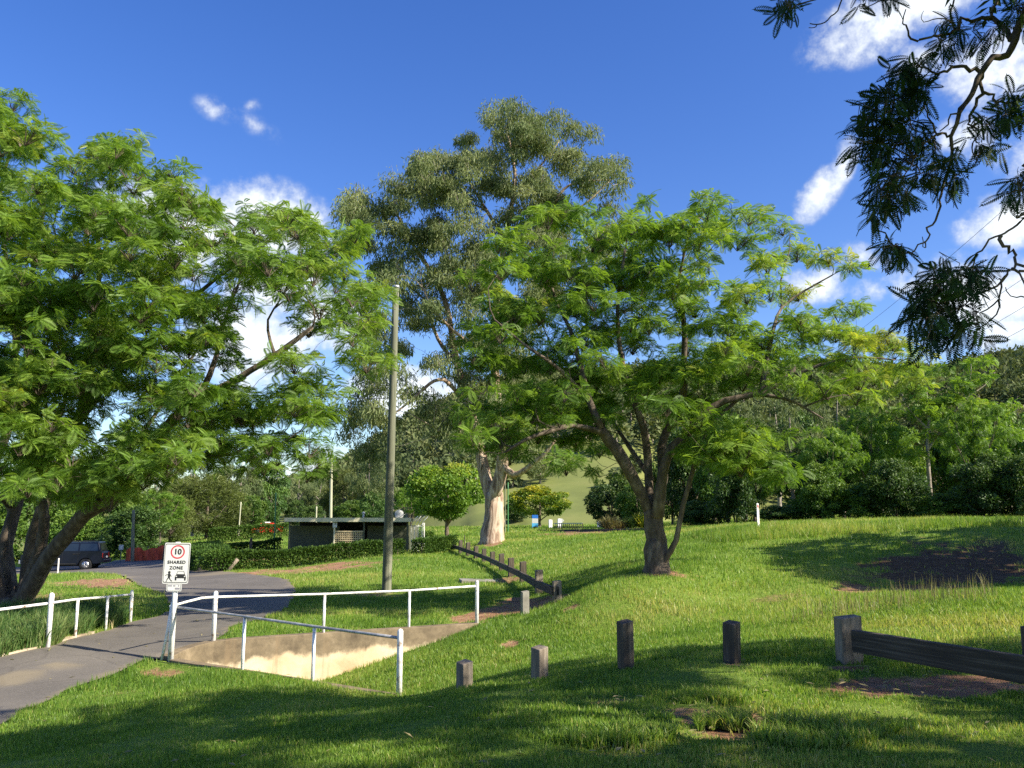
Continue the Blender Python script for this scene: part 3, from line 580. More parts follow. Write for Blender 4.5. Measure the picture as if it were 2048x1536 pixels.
def frond_clumps(crown, twigs, C, rad, tips, fronds, T, L, tintf, seed, flat=.7, roll=.45):
    """each clump is a loose dome of twig tips; every tip carries a rosette of fronds that spread and droop outwards"""
    rng = np.random.default_rng(seed); O = []; D = []; TI = []; U = []
    for c in C:
        R = rad*rng.uniform(.65, 1.3); k = max(2, int(tips*rng.uniform(.6, 1.3)*(R/rad)**1.5))
        base_t = tintf(c) + rng.normal(0, .10)
        for _ in range(k):
            d = rng.normal(0, 1, 3); d /= np.linalg.norm(d); d[2] = abs(d[2])*.9-.18; e = c + d*np.array([R, R, R*flat])*rng.uniform(.45, 1)
            mid = (c+e)/2 + rng.normal(0, .05, 3); twigs.tube([c-np.array([0,0,R*.35]), mid, e], [.010, .007, .003], 3, False)
            m = max(2, int(fronds*rng.uniform(.6, 1.35))); a0 = rng.uniform(0, 6.28)
            a = a0 + np.arange(m)*2.4 + rng.normal(0, .3, m); el = rng.normal(-.05, .42, m)
            v = np.c_[np.cos(a)*np.cos(el), np.sin(a)*np.cos(el), np.sin(el)] + d*np.array([.75,.75,.35])
            O.append(np.tile(e, (m,1)) + rng.normal(0, .035, (m,3))); D.append(v); U.append(np.tile(d*.75+np.array([0,0,.75]), (m,1))+rng.normal(0, .22, (m,3)))
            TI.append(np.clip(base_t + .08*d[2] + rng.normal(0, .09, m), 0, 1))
    O = np.concatenate(O); D = np.concatenate(D); TI = np.concatenate(TI); U = np.concatenate(U)
    scatter_template(crown, T, O, D, L*rng.uniform(.6, 1.25, len(O)), TI, roll, rng, U)
    return len(O)
def gum_clumps(crown, twigs, C, rad, per, L, wid, seed, tint=.5, hang=.75):
    rng = np.random.default_rng(seed)
    for c in C:
        R = rad*rng.uniform(.65, 1.3); n = int(per*rng.uniform(.6, 1.4)); bt = tint+rng.normal(0, .12)
        d = rand_dir(n, rng, -.5, 1)*np.array([R, R, R*.8])*(rng.uniform(0, 1, n)**.45)[:,None]
        O = c+d; O[:,2] -= rng.uniform(0, .4, n)*R
        D = rng.normal(0, .55, (n,3)); D[:,2] -= hang*1.3
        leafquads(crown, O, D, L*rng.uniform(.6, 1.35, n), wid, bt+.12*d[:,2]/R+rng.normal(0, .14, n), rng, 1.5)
        for _ in range(3):
            e = c+rand_dir(1, rng, -.2, 1)[0]*R*.8; twigs.tube([c-np.array([0,0,R*.3]), (c+e)/2, e], [.022, .014, .007], 3, False)
def leaf_clumps(crown, C, R, per, L, wid, rng, tintf=None, flat=.75, up=.5, tsd=.13):
    for c, r in zip(C, R):
        n = max(6, int(per*(r**2)*rng.uniform(.8, 1.2))); u = rand_dir(n, rng, -.75, 1)
        O = np.array(c)+u*np.array([r, r, r*flat])*(rng.uniform(.25, 1, n)**.4)[:,None]
        D = u*.6 + rng.normal(0, .55, (n,3)); D[:,2] -= .15
        bt = (tintf(c) if tintf else .5)+rng.normal(0, .10)
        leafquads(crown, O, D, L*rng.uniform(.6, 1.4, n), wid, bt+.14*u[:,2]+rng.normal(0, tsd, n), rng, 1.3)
def finish_tree(root, trunk, branches, crown, mt, mb, ml, world=True):
    trunk.build('trunk', mt, root, True, world)
    if branches is not None: crown.merge(branches)
    crown.build('crown', ml, root, False, world, m2=mb)
# ------------------------------------------------------------------ the three large trees, and the one overhead
def px_limb(sk, pts, r0, r1, Y, **k): return sk.limb([at(p[0], p[1], Y+(p[2] if len(p) > 2 else 0)) for p in pts], r0, r1, **k)
# --- dark-stemmed feathery tree on the lawn
def lawn_tree():
    Y = 22.0; b = at(1313,1142,Y)
    root = thing('jacaranda_tree', 'feathery spreading tree with dark leaning stems, standing alone on the open lawn', 'tree', b)
    sk = Skel(3)
    px_limb(sk, [(1313,1150),(1312,1120),(1310,1080),(1308,1040),(1303,1018)], .30, .235, Y, wob=.03)
    px_limb(sk, [(1300,1024),(1276,975,-.2),(1244,917,-.5),(1220,883,-.7),(1202,858,-.9)], .17, .125, Y, wob=.03)
    px_limb(sk, [(1207,866,-.9),(1146,851,-1.1),(1098,863,-1.3),(1050,880,-1.4),(1010,905,-1.5)], .085, .03, Y)
    px_limb(sk, [(1202,858,-.9),(1178,800,-.8),(1161,731,-.5),(1140,660,0),(1105,580,.4),(1108,500,.6)], .10, .025, Y)
    px_limb(sk, [(1178,800,-.8),(1120,740,-1.5),(1050,690,-2),(990,640,-2.2)], .07, .02, Y)
    px_limb(sk, [(1303,1018),(1297,960,.3),(1295,917,.4),(1286,850,.2),(1262,790,0),(1240,700,-.3),(1236,600,-.6),(1250,500,-.6)], .135, .03, Y)
    px_limb(sk, [(1313,1018,.2),(1324,955,.6),(1322,900,.9),(1336,855,1),(1365,800,.8),(1368,730,.5),(1369,661,.3),(1362,600,.1),(1357,560,0)], .15, .06, Y)
    px_limb(sk, [(1357,560,0),(1335,540,.3),(1310,515,.5),(1290,470,.6)], .05, .016, Y)
    px_limb(sk, [(1357,560,0),(1366,520,-.2),(1378,470,-.4),(1400,430,-.5)], .05, .016, Y)
    px_limb(sk, [(1316,1030,-.2),(1325,950,-.4),(1342,897,-.5),(1368,876,-.6),(1404,832,-.8),(1450,802,-.9),(1521,786,-1),(1568,760,-1),(1592,735,-1)], .16, .045, Y, wob=.03)
    px_limb(sk, [(1513,787,-1),(1568,796,-1.2),(1607,814,-1.4),(1646,837,-1.6)], .06, .02, Y)
    px_limb(sk, [(1521,786,-1),(1537,704,-.6),(1548,653,-.3),(1564,614,0),(1607,583,.1),(1665,550,.2)], .075, .018, Y)
    px_limb(sk, [(1564,614,0),(1562,560,.2),(1580,500,.3)], .035, .012, Y)
    px_limb(sk, [(1568,760,-1),(1640,730,-1.3),(1720,715,-1.4),(1790,720,-1.5)], .06, .016, Y)
    px_limb(sk, [(1327,1135,-.1),(1333,1115,-.2),(1352,1080,-.3),(1366,1012,-.4),(1386,939,-.5),(1405,873,-.6),(1432,838,-.7),(1475,800,-.8)], .085, .045, Y, wob=.03)
    px_limb(sk, [(1336,855,1),(1400,760,2),(1450,690,2.2),(1470,600,2)], .08, .02, Y)
    px_limb(sk, [(1303,960,.3),(1250,880,1.5),(1180,780,2.4),(1100,690,2.6)], .08, .02, Y)
    E = [(1140,470,60,50),(1175,440,40,35),(1060,500,60,45),(985,500,45,35),(1000,590,70,50),(1090,590,80,60),(1180,560,70,60),(960,660,45,60),(1040,680,80,60),(1130,680,80,70),
         (1310,445,75,35),(1390,430,60,28),(1450,440,55,25),(1490,440,28,16),(1280,500,70,50),(1370,500,90,50),(1440,500,60,40),(1230,620,80,60),(1320,600,80,60),(1410,580,70,55),
         (1565,472,30,22),(1545,510,40,30),(1640,500,38,26),(1672,540,30,16),(1610,515,30,25),(1500,600,50,40),(1560,590,40,30),(1470,660,70,50),(1370,700,90,60),(1260,720,90,60),(1170,780,90,55),(1070,780,80,60),(980,780,60,60),
         (1630,640,50,30),(1700,650,55,35),(1755,675,35,35),(1560,680,60,40),(1640,710,80,40),(1730,730,80,40),(1810,740,45,40),(1500,730,70,40),(1430,770,80,40),(1320,790,90,50),(1220,830,60,40),
         (960,860,50,50),(1010,880,60,35),(1110,900,50,40),(1190,905,30,45),(1070,830,60,40),(1400,850,50,35),(1500,900,40,45),(1545,960,25,30),(1470,850,50,30),(1600,780,60,30),(1700,770,60,28),(1300,720,60,40)]
    C = blobs_px(E, 40, 1.0, Y, 3.4, 21)
    C = np.concatenate([C, blobs_px([(1490,905,45,40),(1545,955,22,28),(1400,900,35,35)], 34, 1.5, Y-1.5, .8, 5)])
    sk.grow(C, .010, .10, .22)
    tr = Geo(); br = Geo(); cr = Geo(); sk.tubes(tr, br, 10, 5)
    tr.tube([b+np.array([0,0,-.25]), b+np.array([0,0,.02]), b+np.array([.02,0,.35]), b+np.array([.01,0,.8])], [.50,.37,.305,.27], 12, True, .5, .5, 3)
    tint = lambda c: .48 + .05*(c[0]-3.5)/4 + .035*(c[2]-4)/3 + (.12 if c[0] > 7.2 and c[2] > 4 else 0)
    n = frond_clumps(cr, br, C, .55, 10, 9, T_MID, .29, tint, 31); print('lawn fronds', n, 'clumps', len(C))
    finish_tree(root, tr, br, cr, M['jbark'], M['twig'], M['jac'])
lawn_tree()
# --- big many-stemmed tree by the bridge
def bridge_tree():
    Y = 24.5; b = at(25,1222,Y)
    root = thing('jacaranda_tree', 'big feathery tree of many thick leaning stems behind the railing at the left edge', 'tree', b)
    sk = Skel(8)
    px_limb(sk, [(25,1240),(28,1215),(30,1190)], .55, .45, Y, wob=.02)
    px_limb(sk, [(30,1220,-.3),(66,1165,-.6),(99,1112,-1),(137,1066,-1.4),(171,1027,-1.8),(215,1000,-2.2),(262,962,-2.6),(284,922,-3),(318,873,-3.4),(345,840,-3.6),(400,795,-3.8),(460,765,-3.8),(500,742,-3.9),(550,710,-4),(590,682,-4),(625,655,-4)], .27, .045, Y, wob=.03)
    px_limb(sk, [(550,710,-4),(540,680,-3.9),(536,640,-3.7),(560,600,-3.6)], .05, .02, Y)
    px_limb(sk, [(45,1190,0),(58,1130,.1),(66,1070,.1),(90,1000,0),(108,950,-.2),(135,900,-.6),(158,840,-1),(180,740,-1.2),(185,640,-1.2),(200,540,-1.2),(192,460,-1.2)], .22, .05, Y, wob=.03)
    px_limb(sk, [(158,840,-1),(220,760,-1.2),(290,690,-1.5),(360,620,-2),(430,560,-2.4),(510,500,-2.6)], .14, .03, Y)
    px_limb(sk, [(15,1200,.2),(10,1120,.4),(18,1060,.5),(38,990,.6),(50,930,.6),(70,850,.5),(60,740,.4),(50,620,.3),(75,500,.2),(90,400,.2)], .24, .04, Y, wob=.03)
    px_limb(sk, [(0,1200,-.2),(-20,1100,-.6),(-30,1020,-1),(-60,900,-1.6),(-90,760,-2.2),(-60,600,-2.4)], .26, .05, Y)
    px_limb(sk, [(50,1180,-.5),(72,1120,-.7),(88,1060,-.9),(84,1005,-1.1),(70,950,-1.5),(90,880,-2),(130,800,-2.6),(120,700,-3)], .17, .04, Y, wob=.03)
    px_limb(sk, [(-10,1180,.8),(-40,1060,1.5),(-20,940,2.4),(20,840,3),(30,640,3),(0,420,2.6),(20,300,2)], .2, .04, Y)
    px_limb(sk, [(262,962,-2.6),(330,935,-3.4),(410,915,-4),(490,905,-4.4),(560,890,-4.6)], .09, .02, Y)
    px_limb(sk, [(20,1010,.5),(-10,985,-1),(-60,960,-2.4)], .12, .05, Y)
    px_limb(sk, [(400,795,-3.8),(430,720,-3.4),(450,640,-3),(480,560,-2.6)], .08, .02, Y)
    px_limb(sk, [(137,1066,-1.4),(190,980,.5),(260,900,2),(330,800,3),(400,690,3)], .13, .03, Y)
    E = [(20,235,50,45),(60,255,28,45),(20,330,60,40),(-60,280,70,90),(215,300,45,38),(255,320,42,38),(190,350,50,40),(110,370,70,45),(40,420,70,60),(350,350,22,18),(335,390,50,25),(270,400,50,30),(150,440,70,50),(380,420,50,28),(420,460,60,35),
         (240,480,50,40),(330,470,60,40),(490,450,50,32),(560,460,55,38),(605,460,32,30),(530,520,60,40),(440,540,60,40),(350,560,70,45),(240,580,80,60),(120,560,90,70),(10,540,80,80),(-70,480,80,90),
         (650,510,50,35),(695,500,32,35),(620,560,60,35),(705,570,45,35),(560,600,50,30),(460,620,40,30),(370,650,70,45),(270,690,80,50),(160,680,90,60),(40,680,90,70),(-60,650,80,90),
         (690,630,50,35),(640,640,40,25),(720,680,30,35),(420,720,60,40),(330,770,70,45),(230,790,80,50),(120,800,80,55),(20,800,80,60),(-60,800,70,80),(745,745,20,35),
         (440,810,60,40),(520,800,60,40),(590,800,50,35),(610,850,40,35),(560,740,40,30),(640,760,40,30),(650,840,26,22),(360,850,70,35),(470,870,70,35),(540,890,50,30),(430,905,70,26),(520,920,50,20),(350,900,60,26),(600,905,25,20),(300,880,50,35),
         (60,880,70,45),(150,890,60,40),(20,920,50,35),(180,970,60,28),(230,985,35,20),(125,985,35,22),(90,960,50,28),(200,940,60,26),(300,945,40,22),(40,985,30,18),(390,920,50,20),(625,955,16,14),(630,920,12,20)]
    C = np.concatenate([blobs_px(E, 43, 1.38, Y-3.4, 3.6, 77), blobs_px([e for e in E if e[0] < 420 and e[1] > 400], 46, .7, Y-6.4, 1.6, 78)])
    m = C[:,0] > -4.6; C[m,1] += 0
    sk.grow(C, .011, .10, .18)
    tr = Geo(); br = Geo(); cr = Geo(); sk.tubes(tr, br, 11, 5, .5)
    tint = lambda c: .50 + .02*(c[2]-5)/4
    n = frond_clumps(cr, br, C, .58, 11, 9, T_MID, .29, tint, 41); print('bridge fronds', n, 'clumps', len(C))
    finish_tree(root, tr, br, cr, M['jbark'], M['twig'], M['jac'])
bridge_tree()
# --- tall gum
def gum_tree():
    Y = 52.0; b = at(986,1084,Y)
    root = thing('gum_tree', 'towering gum with a pale forked trunk and drooping grey-green leaves', 'tree', b)
    sk = Skel(5)
    px_limb(sk, [(986,1095),(987,1070),(989,1040),(990,1010),(988,985)], .64, .52, Y, wob=.02, step=.8)
    px_limb(sk, [(986,1000,.2),(972,960,.4),(964,920,.6),(958,880,.8),(945,835,1),(930,790,1.2),(914,729,1.5),(902,660,2),(890,600,2.4),(860,540,2.6),(820,480,2.8),(790,420,3)], .42, .07, Y, wob=.02, step=.8)
    px_limb(sk, [(990,990,-.2),(1000,955,-.4),(1005,915,-.6),(1000,858,-.8),(992,780,-.8),(988,690,-.6),(992,610,-.4),(1004,520,-.2),(1020,430,0),(1030,350,.2),(1015,270,.3)], .42, .08, Y, wob=.02, step=.8)
    px_limb(sk, [(1004,930,-.6),(1028,950,-1),(1052,938,-1.5),(1088,908,-2.2),(1110,880,-2.5)], .24, .08, Y, wob=.03)
    px_limb(sk, [(930,800,1.2),(905,775,.6),(888,760,0),(868,762,-.6),(849,776,-1),(822,800,-1.6),(795,822,-2),(750,850,-2.4)], .15, .04, Y)
    px_limb(sk, [(990,720,-.7),(960,700,-1.5),(930,680,-2),(895,650,-2.6),(865,615,-3),(845,575,-3.2)], .16, .04, Y)
    px_limb(sk, [(914,729,1.5),(890,700,2.6),(868,660,3.4),(850,600,4),(770,540,4.6)], .16, .04, Y)
    px_limb(sk, [(1000,560,-.3),(1060,490,-1),(1100,420,-1.6),(1140,370,-2),(1220,360,-2.4)], .2, .04, Y)
    px_limb(sk, [(1150,420,-1.5),(1180,400,-1.8),(1220,360,-2)], .07, .03, Y)
    px_limb(sk, [(1010,480,-.2),(960,400,.8),(920,330,1.4)], .16, .04, Y)
    px_limb(sk, [(1025,400,0),(1075,340,1),(1120,280,1.6)], .13, .03, Y)
    px_limb(sk, [(940,850,1),(900,870,.4),(860,850,-.4),(825,830,-.8)], .12, .03, Y)
    px_limb(sk, [(996,640,-.4),(1080,590,.6),(1150,520,1.2),(1210,460,1.4)], .17, .04, Y)
    E = [(1012,240,34,34),(1000,275,50,40),(1060,265,45,40),(1100,262,45,34),(1145,262,34,26),(1090,310,60,40),(1150,315,45,26),(935,290,38,34),(950,340,50,40),(1020,330,60,45),(845,322,34,30),(875,335,40,30),(860,380,50,36),(880,350,50,36),(830,375,40,35),
         (770,385,40,28),(730,400,40,34),(700,440,24,42),(750,445,55,36),(820,440,60,40),(900,420,60,50),(980,410,60,50),(1060,400,60,50),(1130,385,50,40),(1190,335,40,26),(1228,345,34,22),(1195,375,36,22),(1120,440,45,40),
         (1225,440,26,28),(1215,490,40,40),(760,505,50,34),(840,510,60,45),(920,510,60,50),(1000,500,60,50),(1090,500,60,50),(1160,520,40,40),(870,590,55,40),(800,570,55,36),(740,560,34,30),(950,600,45,40),(1040,600,60,50),(1110,590,50,40),
         (730,620,30,36),(780,640,45,30),(840,620,40,26),(740,680,30,28),(900,560,50,40),(990,680,40,45),(960,760,40,40),(1010,790,45,45),(1060,700,50,50),(770,735,45,24),(735,770,28,24),(800,770,30,22),(720,815,36,26),(770,815,36,24),(700,850,22,30),(735,880,26,36),(760,930,24,40),
         (850,800,26,22),(870,835,30,24),(930,850,40,30),(1040,850,40,35),(1075,905,32,24),(1000,860,40,30),(880,740,34,26),(925,700,26,26),(820,685,30,20)]
    C = blobs_px(E, 33, 1.32, Y, 6.0, 9)
    sk.grow(C, .018, .08, .2)
    tr = Geo(); br = Geo(); cr = Geo(); sk.tubes(tr, br, 14, 5, .22)
    bb = np.array(b)
    tr.tube([bb+np.array([-.05,0,-.6]), bb+np.array([0,0,.05]), bb+np.array([.03,0,.6]), bb+np.array([.06,0,1.4]), bb+np.array([.1,0,2.4])], [1.10,.86,.70,.62,.55], 16, True, .5, .45, 8)
    gum_clumps(cr, br, C, .98, 330, .33, .19, 15, .66); print('gum clumps', len(C))
    finish_tree(root, tr, br, cr, M['gbark'], M['ptwig'], M['gum'])
gum_tree()
# --- tree overhead: its trunk stands to the right of the viewer, its outer boughs hang into the picture
def overhead_tree():
    root = thing('shade_tree', 'dark overhanging boughs with fern-like fronds reaching down from the upper right', 'tree', (9.6, 2.2, hs(9.6,2.2)))
    sk = Skel(12); Y = 6.0; B = np.array([9.6,2.2,hs(9.6,2.2)])
    sk.limb([B+np.array([0,0,-.3]), B+np.array([0,0,1]), B+np.array([-.2,.2,2.4]), B+np.array([-.3,.4,3.6])], .36, .26)
    hub = B+np.array([-.3,.4,3.6])
    z = lambda x, y: (1500+x/2.133, y/2.133)
    def L(pts, r0, r1, dY=0, pre=None, wob=.5, step=.10):
        P = [at(*z(*p[:2]), Y+dY+(p[2] if len(p) > 2 else 0)) for p in pts]
        sk.limb((pre or [])+P, r0, r1, wob=wob, step=step)
    L([(1300,-160,.2),(1230,-60),(1169,60),(1130,170),(1100,235),(1040,250),(985,310),(960,370),(930,430),(900,460),(880,530),(858,585),(862,640)], .085, .011, 0, [hub, hub+np.array([-1.8,1.4,1.3]), np.array([5.0,5.2,5.6])], .10, .16)
    L([(985,310),(940,297),(900,297),(860,283),(830,300),(800,312),(760,290),(720,285)], .017, .006)
    L([(858,575),(830,577),(800,570),(785,540),(760,500),(745,470),(700,478),(680,500)], .011, .004)
    L([(800,572),(770,590),(740,620),(710,660),(690,700),(650,760)], .009, .004, -.1)
    L([(862,640),(850,700,.05),(825,760,.1),(812,830,.1),(812,880,.1),(790,930,.1),(780,965,.1),(755,975,.1),(770,1000,.1),(745,1030,.1),(720,1045,.1),(690,1080,.1),(660,1075,.1),(600,1040,.1)], .010, .004)
    L([(745,1030,.1),(750,1055,.1),(738,1050,.1),(735,1010,.1)], .005, .003)
    L([(990,330,.1),(1000,390,.1),(1040,400,.1),(1050,430,.1),(1080,440,.1),(1130,430,.1)], .016, .006)
    L([(995,400,.1),(960,440,.15),(940,500,.15),(935,530,.15),(965,550,.15),(970,580,.15),(950,610,.15)], .013, .004)
    L([(950,610,.15),(945,650,.15),(968,665,.15),(960,700,.15),(945,715,.15)], .006, .003)
    L([(930,430),(900,480,-.1),(855,490,-.1),(845,530,-.1),(810,560,-.1)], .010, .004)
    L([(1110,170,.1),(1060,90,.2),(1030,70,.2),(960,78,.2),(900,95,.2),(880,130,.2),(800,150,.2),(765,160,.2),(710,172,.2),(680,150,.2),(665,112,.2),(652,100,.2),(665,40,.2)], .020, .004)
    L([(1030,70,.2),(1045,30,.2),(1060,-20,.2),(1070,-80,.2)], .012, .010)
    L([(870,120,.2),(855,60,.2),(870,20,.2),(890,-60,.2)], .008, .006)
    L([(830,80,.2),(780,82,.2),(745,95,.2),(730,70,.2),(742,45,.2)], .005, .002)
    L([(1230,880,-.2),(1169,930,-.1),(1140,960),(1100,985),(1070,1003),(1020,1022),(990,1070),(965,1080),(955,1120),(945,1140),(900,1150),(850,1160)], .020, .005, -.5, [hub, np.array([7.4,3.8,4.6]), np.array([5.0,5.2,4.2])], .08)
    L([(1070,1005),(1080,1050),(1110,1070),(1135,1085),(1130,1120),(1115,1145),(1100,1165),(1075,1200),(1070,1250),(1040,1300),(980,1335)], .013, .004, -.5)
    L([(1200,1145),(1169,1150),(1140,1155),(1118,1145)], .010, .009, -.5)
    L([(1060,1280),(1050,1340),(1010,1380),(985,1395),(965,1350),(970,1330)], .006, .003, -.5)
    L([(1075,1200),(1020,1240),(940,1275),(915,1310),(860,1320)], .008, .003, -.4)
    L([(1200,1270),(1160,1270),(1110,1260),(1090,1225)], .006, .003, -.5)
    L([(1240,640,-.1),(1190,720,-.1),(1160,780,-.1),(1150,830,-.1)], .02, .006, 0, [np.array([5.0,5.2,4.9])], .1)
    L([(430,-70,.3),(390,0,.3),(375,45,.3),(345,70,.3),(320,95,.3),(285,105,.3),(255,100,.3)], .011, .004, 0, [np.array([5.0,5.2,5.6]), np.array([3.2,5.4,6.0])], .1)
    L([(345,-50,.3),(270,0,.3),(200,20,.3),(150,60,.3)], .011, .004, 0, [np.array([3.2,5.4,6.0])], .1)
    L([(285,105,.3),(275,120,.3),(250,118,.3)], .004, .003)
    L([(620,-40,.3),(560,0,.3),(500,30,.3)], .008, .004, 0, [np.array([3.2,5.4,6.0])], .1)
    # leafy sprays: (zoom x, zoom y, spread x, spread y, fronds)
    K = [(175,15,50,25,12,.3),(120,80,25,25,4,.3),(560,5,60,12,9,.3),(470,30,25,12,3,.3),(1140,60,45,60,14,.1),(1060,120,70,40,14,.2),(880,130,60,30,10,.2),(820,180,40,25,8,.2),(985,175,40,30,6,.2),(870,210,25,25,4,.2),
         (740,265,50,25,10,0),(620,310,50,20,8,0),(690,330,60,25,12,0),(540,370,40,20,7,0),(640,390,70,30,14,0),(740,400,40,40,8,0),(560,430,50,25,9,0),(680,450,50,30,10,0),(520,480,50,25,10,0),(490,540,50,25,11,0),(580,540,60,30,12,0),(680,540,50,25,9,0),
         (460,600,35,25,9,0),(540,620,50,30,12,0),(640,610,60,30,13,0),(720,600,50,25,9,0),(480,680,40,25,8,0),(570,690,40,30,9,0),(660,680,40,25,6,0),(540,760,40,25,7,-.1),(620,770,50,30,12,-.1),(560,840,60,25,12,-.1),(640,820,40,25,9,-.1),(520,920,25,35,6,-.1),(600,890,40,20,7,-.1),
         (790,640,40,25,8,0),(860,680,40,25,9,0),(800,720,50,25,10,.1),(880,750,30,25,6,.1),(830,800,25,30,5,.1),(730,740,30,20,5,.1),
         (1120,420,40,25,9,.1),(1150,470,25,30,8,.1),(1060,490,60,25,9,.1),(1020,550,35,25,7,.1),(980,500,30,20,4,.1),(1090,500,40,30,7,.1),(970,610,30,20,6,.1),(1010,630,30,15,6,.1),
         (620,1040,50,25,9,.1),(590,1080,30,20,5,.1),(650,1100,25,20,4,.1),(1140,780,30,35,8,0),(1105,830,25,25,5,0),(1165,830,15,35,4,0),
         (790,1180,70,25,12,-.45),(880,1170,60,20,10,-.45),(980,1160,50,20,8,-.45),(730,1220,40,25,8,-.45),(820,1240,70,25,12,-.45),(930,1230,60,25,10,-.45),(1020,1215,40,20,6,-.45),(700,1290,40,25,8,-.45),(780,1310,50,25,9,-.45),(870,1320,60,25,11,-.45),(960,1330,30,20,5,-.45),
         (680,1370,30,20,5,-.45),(740,1400,35,25,7,-.45),(820,1400,50,25,9,-.45),(910,1400,50,30,9,-.45),(840,1450,30,25,5,-.45),(950,1440,20,25,4,-.45),(780,1460,25,20,3,-.45)]
    rng = np.random.default_rng(4); O = []; D = []; TI = []; tw = Geo(); cr = Geo(); tr = Geo(); br = Geo()
    P0 = np.array(sk.P)
    def crooked(a, b, n, j):
        t = np.linspace(0, 1, n+1)[:,None]; P = a+(b-a)*t; L_ = np.linalg.norm(b-a); P[1:-1] += rng.normal(0, j*L_/n, (n-1,3)); P[:,2] += (np.sin(t[:,0]*math.pi)*.10*L_); return P
    for (kx, ky, sx, sy, n, dy) in K:
        c = at(*z(kx, ky), Y+dy+rng.normal(0, .08)); b = int(np.argmin(np.linalg.norm(P0-c, axis=1))); stem = crooked(P0[b], c, 6, .45); tw.tube(stem, np.linspace(.0065, .004, 7), 4, False)
        for _ in range(max(2, int(n*.55+.5))):
            px, py = z(kx+rng.normal(0, sx*.75), ky+rng.normal(0, sy*.75)); e = at(px, py, Y+dy+rng.normal(0, .20)); s0 = stem[rng.integers(3, 7)]
            tp = crooked(s0, e, 4, .35); tw.tube(tp, np.linspace(.0035, .0016, 5), 3, False); ax = (e-s0)/(np.linalg.norm(e-s0)+1e-6)
            for _f in range(4):
                u = rng.uniform(.35, 1)*4; i0 = min(int(u), 3); o = tp[i0]+(tp[i0+1]-tp[i0])*(u-i0); d = ax*.55+rng.normal(0, .55, 3)+np.array([-.12, 0, -.38])
                O.append(o); D.append(d); TI.append(.42+rng.normal(0, .2)+(.3 if rng.uniform() < .04 else 0))
    O = np.array(O); D = np.array(D)
    scatter_template(cr, T_NEAR, O, D, rng.uniform(.11, .20, len(O)), np.array(TI), .7, rng); print('near fronds', len(O))
    # the rest of the crown, outside the picture, that shades the near lawn
    C = []; tries = 0; sd = np.array(sun_dir)
    LIT = np.array([at(*q) for q in [(1712,1262,9.4),(1475,1290,9.65),(934,1350,9.9),(1084,1325,9.8),(1540,1385,8.2),(1440,1447,6.9),(1500,1450,6.9),(1620,1452,6.8),(1760,1480,6.4),(1900,1465,6.6),(1900,1395,7.8),(1300,1440,7.0),(1130,1440,7.1),(1380,1490,6.2),(300,1392,12),(900,1500,6.2),(700,1525,6.1),(150,1410,12),(1650,1400,8)]])
    while len(C) < OVER_N and tries < 20000:
        tries += 1
        a = rng.uniform(0, 6.283); r = math.sqrt(rng.uniform(0, 1)); zz = rng.uniform(0, 1)
        p = np.array([8.4+6.8*r*math.cos(a), 2.8+5.2*r*math.sin(a), 4.9+5.0*zz*(1-.35*r)])
        px, py = proj(p); f = p[1]*cP+(p[2]-EYE)*sP; mg = 700/max(f, .3)
        if f > .2 and -mg < px[0] < 2048+mg and -mg < py[0] < 1536+mg: continue
        if vnoise(np.array([p[0]*.55+p[2]*.3]), np.array([p[1]*.55-p[2]*.3]), 13)[0] < .30: continue
        w = p-LIT; tt = w@sd; ds = np.linalg.norm(w-tt[:,None]*sd, axis=1)        # the gaps through which the sun reaches the lawn
        if ds.min() < .45: continue
        C.append(p)
    C = np.array(C)
    mids = [hub+np.array(v) for v in ((-3.2,-1.2,2.2),(-2,2.6,2.6),(2.6,1.5,2.2),(1.6,-2.6,2.4),(-.6,.2,4))]
    for m in mids: sk.limb([hub, (hub+m)/2+np.array([0,0,.4]), m], .14, .06)
    sk.grow(C, .008, .08, .1); sk.tubes(tr, br, 8, 5, .3)
    frond_clumps(cr, br, C, .6, 7, 7, T_FAR, .42, lambda c: .5, 17)
    for gg in (tw,): br.v += gg.v; br.f += [f+br.n for f in gg.f]; br.t += gg.t; br.n += gg.n
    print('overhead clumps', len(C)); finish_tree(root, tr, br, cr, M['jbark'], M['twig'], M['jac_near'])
OVER_N = 310
overhead_tree()
